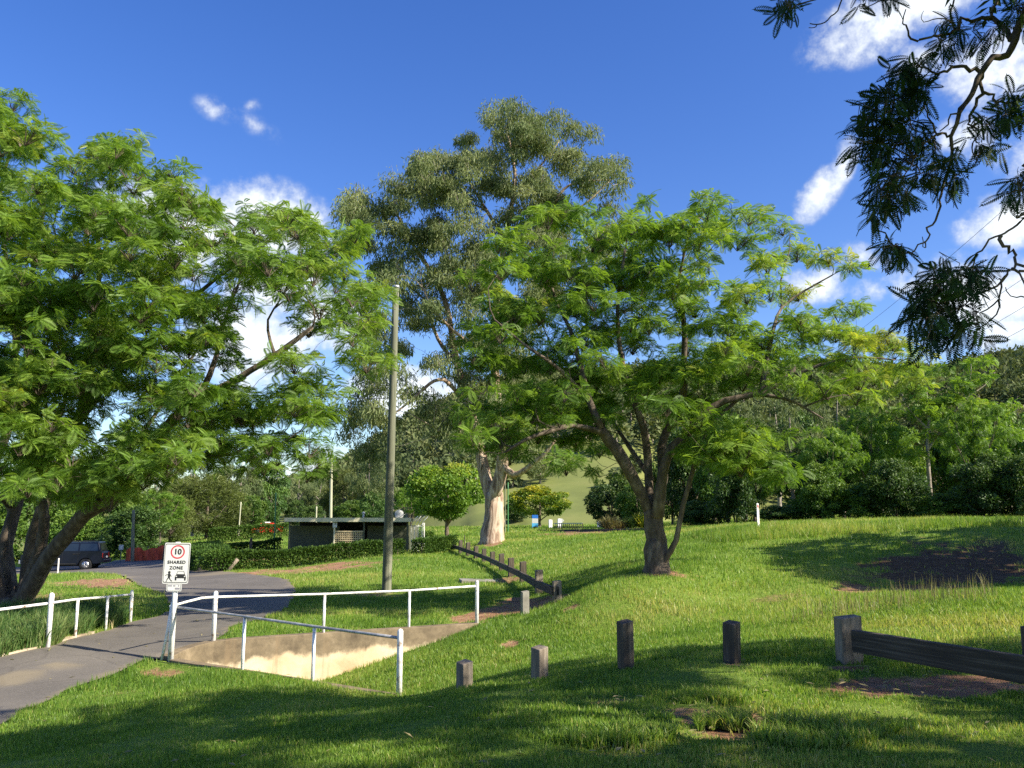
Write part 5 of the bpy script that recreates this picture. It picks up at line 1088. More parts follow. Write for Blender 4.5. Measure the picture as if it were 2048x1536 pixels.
    w_.poly([(.02,-.0025,-.06),(.10,-.0025,-.06),(.10,-.0025,-.03),(.02,-.0025,-.03)]); w_.build('small_print', M['darkprint'], q, world=False)
    for zz in (zc+.22, zc-.22):
        k = Geo(); k.box((b[0], b[1]-.05, zz), (.11,.016,.03)); k.build('clamp', M['steel'], root)
M['darkprint'] = flat('grey_print', (.22,.21,.24), .6)
road_sign()
# timber posts
def bollard_mesh(w, d, hh_, slope=.05, mort=False):
    g = Geo(); z0 = -.3; V = [(-w/2,-d/2,z0),(w/2,-d/2,z0),(w/2,d/2,z0),(-w/2,d/2,z0),(-w/2,-d/2,hh_-slope),(w/2,-d/2,hh_-slope*.2),(w/2,d/2,hh_),(-w/2,d/2,hh_-slope*.6)]
    g.add(V, [[3,2,1,0],[0,1,5,4],[1,2,6,5],[2,3,7,6],[3,0,4,7],[4,5,6,7]]); return g
BG = 'row of separate timber bollards along the lawn edge'
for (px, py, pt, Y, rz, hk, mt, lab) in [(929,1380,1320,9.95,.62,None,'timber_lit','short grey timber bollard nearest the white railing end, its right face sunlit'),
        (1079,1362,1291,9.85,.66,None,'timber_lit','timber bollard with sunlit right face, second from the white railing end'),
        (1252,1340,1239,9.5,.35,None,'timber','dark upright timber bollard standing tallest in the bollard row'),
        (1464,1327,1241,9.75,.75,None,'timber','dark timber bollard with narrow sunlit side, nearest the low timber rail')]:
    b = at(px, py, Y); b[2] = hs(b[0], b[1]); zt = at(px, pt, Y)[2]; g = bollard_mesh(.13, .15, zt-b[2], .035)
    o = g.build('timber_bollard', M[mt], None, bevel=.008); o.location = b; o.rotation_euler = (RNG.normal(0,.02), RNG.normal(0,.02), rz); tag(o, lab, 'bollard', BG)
def beam_obj(name, a, b, w, hh_, m, root):       # a sawn rail whose grain runs along its length
    a = Vector(a); b = Vector(b); d = b-a; g = Geo(); g.box((0,0,0), (d.length, w, hh_)); o = g.build(name, M[m], root, world=False, bevel=.008)
    x = d.normalized(); y = Vector((0,0,1)).cross(x).normalized(); zz = x.cross(y); r = root
    o.location = (a+b)/2-r.location; o.rotation_euler = Matrix((x, y, zz)).transposed().to_euler(); return o
def near_barrier():
    b = at(1700,1327,9.5); b[2] = hs(b[0], b[1]); root = thing('timber_barrier', 'low timber rail barrier leading out of the picture at the right foreground', 'barrier', b)
    zt = at(1700,1230,9.5)[2]; A = at(1712,1282,9.33); B = at(2060,1341,7.35); D = B-A; D = D*1.45; ang = math.atan2(D[1], D[0])
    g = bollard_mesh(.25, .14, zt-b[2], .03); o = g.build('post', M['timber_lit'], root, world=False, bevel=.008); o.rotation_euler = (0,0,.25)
    u = D/np.linalg.norm(D); beam_obj('rail', A-u*.02, A+D, .085, .225, 'railwood', root)
    e = at(2062,1345,7.55); e[2] = hs(e[0], e[1]); g = bollard_mesh(.15, .16, .60, .03); g.v = [v+np.array([e[0]+.15, e[1]+.16, e[2]]) for v in g.v]; g.build('post', M['timber'], root, bevel=.008)
    f = A+D; g = bollard_mesh(.15,.16,.6,.03); zf = hs(f[0], f[1]); g.v = [v+np.array([f[0]+.02, f[1]+.14, zf]) for v in g.v]; g.build('post', M['timber'], root, bevel=.008)
near_barrier()
def long_barrier():
    PX = [(1114,1204),(1078,1186),(1046,1165),(1022,1152),(1003,1142),(985,1132),(968,1124),(952,1117.5),(936,1111.5),(921,1106),(906,1101)]
    B = [ground_at(*p) for p in PX]; B = [np.array(at(p[0],p[1],b[1])) for p, b in zip(PX, B)]
    for b in B: b[2] = hs(b[0], b[1])
    root = thing('timber_barrier', 'long low log barrier winding away across the lawn towards the towering gum', 'barrier', B[0])
    for i, b in enumerate(B):
        hh_ = .66 if i else .56; g = bollard_mesh(.20, .17, hh_+RNG.uniform(-.04,.05), .03); d = B[min(i+1,len(B)-1)]-B[max(i-1,0)]; a = math.atan2(d[1], d[0])
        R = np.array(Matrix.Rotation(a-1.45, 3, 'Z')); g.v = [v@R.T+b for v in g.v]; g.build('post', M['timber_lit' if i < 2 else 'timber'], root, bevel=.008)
        if i == 0:                                                     # dark block on the end post: shade of an empty slot put into colour
            m_ = Geo(); m_.box(b+np.array([.02,-.10,.28]), (.05,.03,.2), a-1.45); m_.build('mortise_shade', M['darkin'], root)
    for a, b in zip(B[:-1], B[1:]):
        u = (b-a)/np.linalg.norm(b-a); s = np.array([-.10,-.02,0]); beam_obj('rail', a+s+np.array([0,0,.27])-u*.05, b+s+np.array([0,0,.27])-u*.08, .09, .20, 'railwood', root)
long_barrier()
def marker(name, label, px, py, pt, Y, w, d, mt, cat, cap=None, group=None, lean=0, pyr=False):
    b = at(px, py, Y); b[2] = hs(b[0], b[1]); zt = at(px, pt, Y)[2]; hh_ = zt-b[2]; g = Geo()
    if pyr: g = bollard_mesh(w, d, hh_, .04)
    else:
        z0 = -.2; g.add([(-w/2,-d/2,z0),(w/2,-d/2,z0),(w/2,d/2,z0),(-w/2,d/2,z0),(-w/2,-d/2,hh_-.03),(w/2,-d/2,hh_-.03),(w/2,d/2,hh_-.03),(-w/2,d/2,hh_-.03),(0,0,hh_)],[[3,2,1,0],[0,1,5,4],[1,2,6,5],[2,3,7,6],[3,0,4,7]])
        g.add([(-w/2,-d/2,hh_-.03),(w/2,-d/2,hh_-.03),(w/2,d/2,hh_-.03),(-w/2,d/2,hh_-.03),(0,0,hh_)], [[0,1,4],[1,2,4],[2,3,4],[3,0,4]])
    o = g.build(name, M[mt], None, bevel=.006); o.location = b; o.rotation_euler = (0, lean, .3); tag(o, label, cat, group)
    if cap:
        c = Geo(); c.box((0,-d/2-.004,hh_-.12), (w*.45,.006,.12)); c.build('reflector', M['red'], o, world=False)
    return o
marker('concrete_post', 'short pale concrete post standing just in front of the log barrier end', 1050, 1217, 1181, 20.6, .16, .16, 'slab', 'post', pyr=True)
marker('marker_post', 'white roadside marker post alone on the crest of the lawn', 1517, 1054, 1006, 35.5, .10, .04, 'wpaint', 'marker post', cap=True)
WPG = 'white posts by the far car park'
marker('marker_post', 'white post right of the yellowing tree, left of the pair', 1101, 1057, 1039, 100, .42, .2, 'wpaint', 'marker post', group=WPG)
marker('marker_post', 'taller white post right of the yellowing tree, right of the pair', 1119, 1056, 1037, 100, .42, .2, 'wpaint', 'marker post', group=WPG)
marker('marker_post', 'small white post at the foot of the dark rounded tree', 1198, 1052, 1042, 95, .4, .2, 'wpaint', 'marker post', group=WPG)
marker('marker_post', 'thin pale post left of a matching one behind the lawn tree stems', 1246, 1058, 1045, 68, .10, .1, 'wpaint', 'marker post', group=WPG)
marker('marker_post', 'thin pale post right of a matching one behind the lawn tree stems', 1256, 1058, 1045, 68, .10, .1, 'wpaint', 'marker post', group=WPG)
marker('marker_post', 'small white block post behind the speed sign, at the road edge', 388, 1113, 1101, 66, .22, .2, 'wpaint', 'marker post')
marker('timber_post', 'dark leaning timber post at the end of the orange mesh fence', 328, 1122, 1085, 62, .30, .25, 'timber', 'post', lean=.1)
marker('timber_post', 'thin pale stake in front of the dark four wheel drive', 116, 1141, 1116, 52, .07, .07, 'wpaint', 'post')
marker('timber_post', 'thin rusty rod standing at the far start of the log barrier', 929, 1102, 1069, 55, .05, .05, 'timber', 'post')
marker('timber_post', 'stumpy dark post sticking out of the back hedge', 502, 1086, 1076, 57, .18, .18, 'timber', 'post')
def log_():
    a = at(455,1141,42); a[2] = hs(a[0],a[1]); g = Geo(); g.tube([a+np.array([-.02,0,-.1]), a+np.array([.2,.1,.3]), a+np.array([.42,.15,.55])], [.11,.10,.09], 10, True, .5, .3)
    o = g.build('log', M['timber_lit'], None, True); tag(o, 'pale log leaning against the rounded clipped bush', 'log')
log_()
def drain_slab():
    c = ground_at(958,1162); o = Geo(); o.box((0,0,.03), (1.35,1.1,.12)); s = o.build('drain_slab', M['slab'], None, bevel=.012); s.location = (c[0],c[1],c[2]-.045); s.rotation_euler = (0,.03,.15); tag(s, 'flat pale concrete drain cover lying in the shaded grass', 'slab')
drain_slab()
def kerb():
    P = [G(*p) for p in [(-120,1338),(0,1315.5),(50,1304),(92,1295),(150,1276.5),(185,1268)]]; g = Geo()
    for a, b in zip(P[:-1], P[1:]):
        g.beam((a[0]-.05,a[1]+.06,hs(a[0],a[1])+.0), (b[0]-.05,b[1]+.06,hs(b[0],b[1])+.0), .14, .10)
    o = g.build('kerb', M['concrete'], None); o['kind'] = 'structure'
kerb()
def drain_pipe():
    p = at(1945,1192,22.6); g = Geo(); n = 20; r0, r1 = .36, .45; d = np.array([-.15,-1,0]); d /= np.linalg.norm(d); X = np.array([-d[1],d[0],0]); Z = np.array([0,0,1])
    ring = lambda r, t: [p+d*t+X*r*math.cos(a)+Z*r*math.sin(a) for a in np.arange(n)*2*math.pi/n]
    V = ring(r1,.3)+ring(r0,.3)+ring(r0,-1.2)+ring(r1,-1.2); f = [[q*n+i,q*n+(i+1)%n,((q+1)%4)*n+(i+1)%n,((q+1)%4)*n+i] for q in range(4) for i in range(n)]
    g.add(V, f); o = g.build('drain_pipe', M['timber'], None); tag(o, 'dark round drain pipe mouth in the shaded bare bank', 'pipe')
drain_pipe()
# ------------------------------------------------------------------ poles and wires
def pole(name, label, px, py, pt, Y, r0, r1, mt, cap=True, group='poles about the park', pxt=None):
    b = at(px, py, Y); b[2] = hs(b[0], b[1]) if Y < 140 else b[2]; t = at(pxt or px, pt, Y); t[0] = b[0] if pxt is None else t[0]; root = thing(name, label, 'pole', b, group=group); g = Geo()
    zs = np.linspace(0, 1, 8); P = [b-np.array([0,0,.4])]+[b+(t-b)*z_ for z_ in zs]; g.tube(P, [r0]+list(r0+(r1-r0)*zs), 14, True, .5, .06); g.build('shaft', M[mt], root, True)
    if cap:
        c = Geo(); c.tube([t-np.array([0,0,.06]), t+np.array([0,0,.03])], r1*1.12, 14); c.build('cap', M['steel'], root, True)
    return t
PT = pole('power_pole', 'tall bare wooden pole nearest the viewer, standing in front of the low building', 773, 1187, 573, 28.3, .155, .105, 'pole', pxt=792)
pole('power_pole', 'pale wooden pole rising from behind the flat roof', 662, 1050, 912, 76, .14, .11, 'ppole', pxt=663)
pole('light_pole', 'thin green pole in front of the dark back hedge, left of the low building', 549, 1080, 985, 62, .055, .04, 'greenpost', False, pxt=552)
pole('light_pole', 'short leaning white pole above the bright far hedge', 477, 1060, 1004, 105, .09, .07, 'ppole', False, pxt=482)
pole('light_pole', 'tiny pale pole behind the left part of the flat roof', 632, 1046, 1013, 120, .12, .1, 'ppole', False)
pole('power_pole', 'blue-grey pole standing in the orange mesh fence', 265, 1122, 1020, 64, .13, .10, 'pole', False, pxt=267)
pole('light_pole', 'thin dull green pole just right of the towering gum trunk, left of the pair', 1010, 1062, 958, 80, .06, .05, 'pole', False)
pole('light_pole', 'thin bright green pole just right of the towering gum trunk, right of the pair', 1016, 1060, 965, 84, .06, .05, 'greenpost', False)
def wire(label, pts, r, sag, name='power_line', cat='power line', group=None):
    a, b = np.array(pts[0]), np.array(pts[1]); g = Geo(); P = [a+(b-a)*t-np.array([0,0,sag*4*t*(1-t)]) for t in np.linspace(0,1,24)]
    g.tube(P, r, 5, False); o = g.build(name, M['wire'], None, True); tag(o, label, cat, group); return o
wire('thin wire from the near wooden pole top into the lawn tree crown', [PT+np.array([0,0,-.15]), at(1130,607,24)], .008, .25)
wire('thin wire from the big bridge tree to the near wooden pole', [at(778,797,28.15), at(560,785,22)], .008, .05)
PL = 'power lines crossing the sky at the right'
for i, (a, b, lab) in enumerate([((2080,345),(1700,680),'steepest and highest of the power lines under the overhanging boughs'),((2080,520),(1790,712),'second power line from the top at the right edge'),((2080,578),(1830,722),'third power line from the top at the right edge'),((2080,622),(1860,738),'fourth power line from the top at the right edge'),((2080,668),(1890,765),'lowest of the power lines at the right edge')]):
    wire(lab, [at(a[0]+260, a[1]-(b[1]-a[1])/(b[0]-a[0])*-260, 34), at(b[0]-40, b[1]+24, 95)], .014, .6, group=PL)
# ------------------------------------------------------------------ the low building
def amenities():
    Y = 55.0; L = at(577,1110,Y); R = at(818,1110,Y); zb = min(hs(L[0],L[1]), hs(R[0],R[1])); k = Y/F
    zz = lambda py: at(700,py,Y)[2]; xx = lambda px: at(px,1060,Y)[0]
    root = thing('amenities_building', 'low olive-grey flat-roofed amenities block with a wooden lattice screen, behind the clipped hedge', 'building', ((L[0]+R[0])/2, Y+1.5, zb))
    x0, x1 = xx(580)*1.029, xx(812); yw = Y+1.5; top = zz(1043); wt = zz(1052)
    g = Geo(); e0, e1 = xx(669), xx(727)
    g.box(((x0+e0)/2, yw+.1, (zb-.3+wt)/2), (e0-x0, .2, wt-zb+.3)); g.box(((e1+x1)/2, yw+.1, (zb-.3+wt)/2), (x1-e1, .2, wt-zb+.3))
    g.box((x0+.1, yw+2.7, (zb-.3+wt)/2), (.2, 5.0, wt-zb+.3)); g.box((x1-.1, yw+2.7, (zb-.3+wt)/2), (.2, 5.0, wt-zb+.3)); g.box(((x0+x1)/2, yw+5.3, (zb-.3+wt)/2), (x1-x0, .2, wt-zb+.3))
    g.build('wall', M['wall'], root)
    g = Geo(); g.box(((x0+x1)/2, yw+1.6, (zb+top)/2), (x1-x0-.5, .1, top-zb-.1)); g.build('interior_shade_panel', M['darkin'], root)  # near-black panel: shade inside the entrance and vent gaps put into its colour
    r = Geo(); rx0, rx1 = xx(571), xx(822); r.box(((rx0+rx1)/2, yw+1.9, zz(1040)), (rx1-rx0, 7.2, .18)); rf = r.build('roof', M['wall'], root, bevel=.01)
    f = Geo(); f.box(((rx0+rx1)/2, yw-1.74, zz(1039.5)), (rx1-rx0+.06, .06, .25)); f.build('fascia', M['fascia'], rf)
    for px in (579, 669, 728, 815):
        p = Geo(); p.box((xx(px), yw-1.5, (zb-.2+top)/2), (.10,.10,top-zb+.2)); p.build('post', M['fascia' if px in (669,) else 'wall'], root, bevel=.006)
    l = Geo(); a0, a1 = xx(670), xx(726); b0, b1 = zb+.25, zz(1064); n = 15
    for i in range(n+1): x = a0+(a1-a0)*i/n; l.box((x, yw-1.46, (b0+b1)/2), (.045,.018,b1-b0))
    m_ = 9
    for i in range(m_+1): z_ = b0+(b1-b0)*i/m_; l.box(((a0+a1)/2, yw-1.485, z_), (a1-a0,.018,.045))
    l.box(((a0+a1)/2, yw-1.47, b1+.04), (a1-a0+.1,.07,.07)); l.build('lattice_screen', M['lattice'], root)
    s = Geo(); s.box((xx(670), yw-1.58, zz(1048.5)), (.27,.02,.40)); sg = s.build('sign', M['white'], root); d = Geo(); d.box((xx(671), yw-1.595, zz(1047)), (.10,.012,.14)); d.build('sign_symbol', M['darkprint'], sg)
    for (p0, p1) in ((585,665),(732,808)):                        # louvred vents above the walls
        q = Geo()
        for i in range(3): q.box(((xx(p0)+xx(p1))/2, yw+.05, wt+.06+i*.11), (xx(p1)-xx(p0),.03,.025))
        q.build('vent', M['darkin'], root)
    dg = Geo(); c = np.array([xx(789), yw+.6, zz(1028)]); n = 16; rings = []
    for j in range(5):
        rr_ = .30*j/4; rings.append([(c[0]+rr_*math.cos(a), c[1]-.02+.4*rr_*rr_, c[2]+rr_*math.sin(a)) for a in np.arange(n)*2*math.pi/n])
    V = [p for rg in rings for p in rg]; dg.add(V, [[j*n+i,j*n+(i+1)%n,(j+1)*n+(i+1)%n,(j+1)*n+i] for j in range(4) for i in range(n)]); dg.cyl((c[0],c[1]+.05,c[2]), (c[0],c[1]+.1,zz(1037)), .03); dg.cyl((c[0],c[1],c[2]-.2), (c[0]+.42,c[1]-.45,c[2]), .02)
    o = dg.build('satellite_dish', M['white'], None); tag(o, 'white satellite dish on the flat roof, right of the near wooden pole', 'satellite dish')
    v = Geo(); c = np.array([xx(710), yw+1.5, zz(1036)]); v.cyl(c, c+np.array([0,0,.32]), .06); v.tube([c+np.array([0,0,.3]), c+np.array([0,0,.36]), c+np.array([0,0,.42])], [.11,.12,.03], 10); o = v.build('roof_vent', M['white'], None); tag(o, 'small white roof vent on the middle of the flat roof', 'vent')
    # white mesh cage by the right end
    cx0, cx1 = xx(820), xx(841); cz = zz(1046); yc = Y+.6; root2 = thing('cage', 'white tube-framed cage with outward bent top bars at the right end of the low building', 'cage', ((cx0+cx1)/2, yc, zb)); t = Geo()
    for x in np.linspace(cx0, cx1, 4):
        t.tube([(x,yc,zb-.1),(x,yc,cz-.15),(x+.12,yc-.1,cz+.1),(x+.42,yc-.2,cz+.42)], .022, 6)
    for z_ in (zb+.25, zb+.9, cz-.2): t.tube([(cx0,yc,z_),(cx1,yc,z_)], .022, 6)
    for y_ in (.9, 1.8): t.tube([(cx1,yc+y_,zb-.1),(cx1,yc+y_,cz)], .022, 6)
    t.build('frame', M['wpaint'], root2, True); w = Geo()
    for i in range(12): x = cx0+(cx1-cx0)*i/11; w.tube([(x,yc,zb+.2),(x,yc,cz-.2)], .006, 4)
    for i in range(14): z_ = zb+.2+(cz-.4-zb)*i/13; w.tube([(cx0,yc,z_),(cx1,yc,z_)], .006, 4)
    w.build('mesh_panel', M['steel'], root2)
amenities()
# ------------------------------------------------------------------ vehicles
def four_wheel_drive():
    b = at(131,1137,57.0); b[2] = hs(b[0], b[1]); root = thing('four_wheel_drive', 'dark blue boxy four wheel drive parked on the road, partly behind leaning tree stems', 'car', b, rz=math.radians(11))
    W2 = .93; g = Geo(); Lb = [( -2.40,.55),(-2.40,.98),(-2.28,1.10),(-1.05,1.20),(-.95,1.22),(2.28,1.22),(2.36,1.15),(2.38,.55),(2.10,.50)]
    def arch(cx, r=.46): return [(cx+r*math.cos(a), .42+r*math.sin(a)) for a in np.linspace(.18, math.pi-.18, 9)]
    prof = Lb+arch(1.42)+[(.9,.42),(-.95,.42)]+arch(-1.48)+[(-2.2,.48)]
    n = len(prof); V = [(x,-W2,z) for x, z in prof]+[(x,W2,z) for x, z in prof]; g.add(V, [[i,(i+1)%n,(i+1)%n+n,i+n] for i in range(n)])
    me_ = bpy.data.meshes.new('tmp'); 
    g.f.append(np.arange(n)[None]); g.f.append((np.arange(n)[None]+n)[:, ::-1])
    body = g.build('body', M['carpaint'], root, world=False, bevel=.035)
    c = Geo(); lo_ = [(-.98,1.215),(2.30,1.215)]; hi_ = [(-.28,1.80),(2.12,1.84)]
    V = [(-.98,-.90,1.215),(2.30,-.90,1.215),(2.30,.90,1.215),(-.98,.90,1.215),(-.25,-.76,1.80),(2.12,-.76,1.83),(2.12,.76,1.83),(-.25,.76,1.80)]
    c.add(V, [[0,1,5,4],[1,2,6,5],[2,3,7,6],[3,0,4,7],[4,5,6,7]]); c.build('cabin', M['carpaint'], root, world=False, bevel=.05)
    def side(xa, xb, xc, xd, s):    # pane on the sloping cabin side, bottom xa..xb, top xd..xc
        q = Geo(); f = lambda x, z: (x, s*(.90-.14*(z-1.215)/.6+.006), z); q.poly([f(xa,1.27),f(xb,1.27),f(xc,1.73),f(xd,1.73)][::s]); q.build('window', M['glass'], root, world=False)
    for s in (-1,1): side(-.80,-.02,-.02,-.25,s); side(.08,.92,.92,.08,s); side(1.02,2.12,2.02,1.02,s)
    q = Geo(); q.poly([(2.307-.006*0,-.78,1.30),(2.307,.78,1.30),(2.172,.68,1.74),(2.172,-.68,1.74)]); q.v = [v+np.array([-.008,0,0]) for v in q.v]; q.build('rear_window', M['glass'], root, world=False)
    q = Geo(); q.poly([(-.93,.80,1.25),(-.93,-.80,1.25),(-.33,-.69,1.76),(-.33,.69,1.76)]); q.build('windscreen', M['glass'], root, world=False)
    for cx in (-1.48,1.42):
        for s in (-1,1):
            w = Geo(); y0, y1 = (s*.66, s*.92); w.tube([(cx,y0,.39),(cx,y0+s*.02,.39),(cx,y1-s*.02,.39),(cx,y1,.39)], [.34,.39,.39,.34], 24); t = w.build('tyre', M['rubber'], root, True, world=False)
            r = Geo(); r.tube([(cx,y1-s*.03,.39),(cx,y1+s*.006,.39)], [.24,.22], 20)
            for k in range(6): a = k*math.pi/3; r.box((cx+.12*math.cos(a), y1+s*.012, .39+.12*math.sin(a)), (.20,.016,.045), rot=Matrix.Rotation(-a, 3, 'Y'))
            r.build('rim', M['rim'], t, True, world=False)
    for s in (-1,1):
        q = Geo(); q.box((2.375,s*.80,.98), (.05,.20,.30)); q.build('tail_light', M['tail'], root, world=False)
        q = Geo(); q.box((-2.39,s*.72,.92), (.06,.28,.16)); q.build('headlight', M['glass'], root, world=False)
        q = Geo(); q.box((-.62,s*1.02,1.32), (.12,.20,.17)); q.build('mirror', M['carpaint'], root, world=False, bevel=.02)
        for x in (.0,.95): q = Geo(); q.box((x+.72 if x < .5 else x+.0,s*.945,1.08), (.18,.03,.035)); q.build('door_handle', M['rubber'], root, world=False)
        q = Geo(); q.box((-.02,s*.96,.46), (1.75,.10,.05)); q.build('side_step', M['rubber'], root, world=False)
        for x in (-.20,.03,.97): q = Geo(); q.box((x-.02+.0,s*.932,.86), (.012,.008,.62)); q.build('door_seam', M['rubber'], root, world=False)
    q = Geo(); q.box((2.46,0,.60), (.16,1.80,.20)); q.build('bumper', M['carpaint'], root, world=False, bevel=.03); q = Geo(); q.box((-2.46,0,.60), (.18,1.82,.24)); q.build('bumper', M['steel'], root, world=False, bevel=.03)
    q = Geo(); q.box((2.40,.25,.86), (.02,.38,.12)); q.build('number_plate', M['white'], root, world=False)
    for s in (-1,1): q = Geo(); q.tube([(-.1,s*.62,1.86),(1.9,s*.62,1.89)], .022, 6); q.build('roof_rail', M['rubber'], root, world=False)
    q = Geo(); q.box((0,0,.38), (3.9,1.3,.16)); q.build('chassis', M['rubber'], root, world=False)
four_wheel_drive()
def red_car():
    b = at(532,1057,112); b[2] = hs(b[0], b[1]); root = thing('car', 'small red car parked far off behind the bright hedge', 'car', b, rz=.5)
    g = Geo(); P = [(-1.9,.25),(-1.95,.62),(-1.1,.82),(-.5,1.28),(.75,1.32),(1.35,.92),(1.9,.82),(1.95,.3)]; n = len(P)
    g.add([(x,-.8,z) for x,z in P]+[(x,.8,z) for x,z in P], [[i,(i+1)%n,(i+1)%n+n,i+n] for i in range(n)]); g.f.append(np.arange(n)[None]); g.f.append((np.arange(n)[None]+n)[:, ::-1]); g.build('body', M['carred'], root, world=False, bevel=.08)
    for s in (-1,1):
        q = Geo(); q.poly([(-.95,s*.806,.86),(1.15,s*.806,.9),(.70,s*.806,1.22),(-.42,s*.806,1.2)][::s]); q.build('window', M['glass'], root, world=False)
        for x in (-1.25,1.2): w = Geo(); w.tube([(x,s*.64,.3),(x,s*.83,.3)], .3, 16); t = w.build('tyre', M['rubber'], root, True, world=False); r = Geo(); r.tube([(x,s*.82,.3),(x,s*.84,.3)], .18, 12); r.build('rim', M['rim'], t, True, world=False)
        q = Geo(); q.box((1.93,s*.58,.66), (.05,.3,.14)); q.build('tail_light', M['tail'], root, world=False)
    q = Geo(); q.poly([(-1.02,-.68,.88),(-1.02,.68,.88),(-.56,.62,1.24),(-.56,-.62,1.24)]); q.build('windscreen', M['glass'], root, world=False)
    # pale bundle on its roof
    c = Geo(); c.box((.1,0,1.42), (.7,.7,.2)); c.build('roof_load', M['white'], root, world=False, bevel=.05)
red_car()
# ------------------------------------------------------------------ small things further off
def orange_mesh():
    A = at(250,1125,65); B = at(332,1122,63); root = thing('mesh_fence', 'sagging orange safety mesh strung along the road edge under the dark bush', 'fence', A); g = Geo(); n = 40; V = []; 
    for i in range(n+1):
        t = i/n; p = A+(B-A)*t; z_ = hs(p[0],p[1]); top = .88+.10*math.sin(t*9)+.06*math.sin(t*23)-(.12 if t < .08 else 0); 
        for j in range(7): V.append((p[0], p[1]+.12*math.sin(t*31+j*.5)+.06*math.sin(t*77), z_+.02+top*j/6))
    f = [[i*7+j,(i+1)*7+j,(i+1)*7+j+1,i*7+j+1] for i in range(n) for j in range(6)]; g.add(V, f); g.build('mesh', M['orange'], root, True)
    for t in (0,.27,.52,.78,1): p = A+(B-A)*t; z_ = hs(p[0],p[1]); q = Geo(); q.tube([(p[0],p[1]+.2,z_-.2),(p[0],p[1]+.2,z_+1.05)], .03, 6); q.build('stake', M['timber'], root, True)
orange_mesh()
def small_speed_sign():
    b = at(241,1121,66); b[2] = hs(b[0],b[1]); root = thing('road_sign', 'small round-faced speed sign, left of the orange mesh fence', 'sign', b); root['label'] = 'small distant speed sign on a thin post, left of the orange mesh fence'
    g = Geo(); g.tube([b-np.array([0,0,.2]), (b[0],b[1],at(241,1093,66)[2])], .03, 8); g.build('pole', M['pole'], root, True); z_ = at(241,1094.5,66)[2]
    g = Geo(); g.box((b[0],b[1]-.05,z_), (.34,.012,.36)); p = g.build('plate', M['white'], root); r = Geo(); n = 24
    for i in range(n): a, c = 2*math.pi*i/n, 2*math.pi*(i+1)/n; r.poly([(b[0]+q*math.cos(w),b[1]-.06,z_+q*math.sin(w)) for q, w in ((.15,a),(.15,c),(.11,c),(.11,a))])
    r.build('ring', M['darkprint'], p)
small_speed_sign()
def info_sign():
    b = at(1070,1060,98); b[2] = hs(b[0],b[1]); root = thing('info_sign', 'upright blue and white panel sign beside the yellowing tree', 'sign', b); zz = lambda py: at(1070,py,98)[2]; w = 12/F*98
    for (p0, p1, m_, n_) in ((1030,1037,'blue','header_panel'),(1037,1046.5,'white','white_panel'),(1046.5,1056,'lblue','lower_panel')):
        g = Geo(); g.box((b[0],b[1],(zz(p0)+zz(p1))/2), (w,.16,zz(p0)-zz(p1)-.01)); g.build(n_, M[m_], root, bevel=.02)
    g = Geo(); g.box((b[0],b[1]+.02,b[2]+.05), (w*.8,.2,.4)); g.build('plinth', M['steel'], root)
info_sign()
def small_diamond():
    b = at(1124,1056,104); b[2] = hs(b[0],b[1]); root = thing('road_sign', 'tiny white diamond sign beside the taller white post', 'sign', b); z_ = at(1124,1041,104)[2]
    g = Geo(); g.tube([b, (b[0],b[1],z_)], .04, 6); g.build('pole', M['steel'], root, True); g = Geo(); g.box((b[0],b[1]-.06,z_), (.38,.02,.38), rot=Matrix.Rotation(math.pi/4, 3, 'Y')); g.build('plate', M['white'], root)
small_diamond()
def bridge_rail():
    A = at(1108,1052,92); B = at(1165,1053,80); root = thing('guard_rail', 'low dark metal guard rail of a footbridge beyond the lawn', 'railing', (A[0],A[1],hs(A[0],A[1])))
    n = 14; g = Geo()
    for i in range(n+1):
        p = A+(B-A)*i/n; z_ = hs(p[0],p[1]); q = Geo(); q.box((p[0],p[1],z_+.25), (.07,.07,.75)); q.build('post', M['timber'], root)
    a = np.array([A[0],A[1],hs(A[0],A[1])+.60]); b_ = np.array([B[0],B[1],hs(B[0],B[1])+.60]); g.beam(a, b_, .10, .10); g.build('rail', M['steel'], root)
    q = Geo(); q.beam(a-np.array([0,0,.32]), b_-np.array([0,0,.32]), .06, .06); q.build('rail', M['timber'], root)
bridge_rail()
def edging():
    A = ground_at(1076,1062.5); B = ground_at(1296,1061.5); root = thing('timber_edging', 'long dark timber edging of the gravel strip beyond the lawn', 'edging', A); n = 6
    for i in range(n):
        a = A+(B-A)*i/n; b_ = A+(B-A)*(i+.96)/n; za, zb = hs(a[0],a[1]), hs(b_[0],b_[1]); g = Geo(); g.beam((a[0],a[1]+.2*math.sin(i),za+.06), (b_[0],b_[1]+.2*math.sin(i+1),zb+.06), .22, .20); g.build('sleeper', M['railwood'], root, bevel=.02)
edging()
# a second shade tree beyond the right edge of the picture, whose shadow lies on the bare bank
def side_tree():
    root = bgtree('round', 2760, 700, 1150, 560, 20.5, 'leafy tree standing just outside the right edge, shading the bare bank', None, 13)
    root.location = SIDE_TREE; root.location.z = hs(SIDE_TREE[0], SIDE_TREE[1]); root.scale = (1.55, 1.55, .95)
SIDE_TREE = Vector((24.6, 20.6, 0))
side_tree()
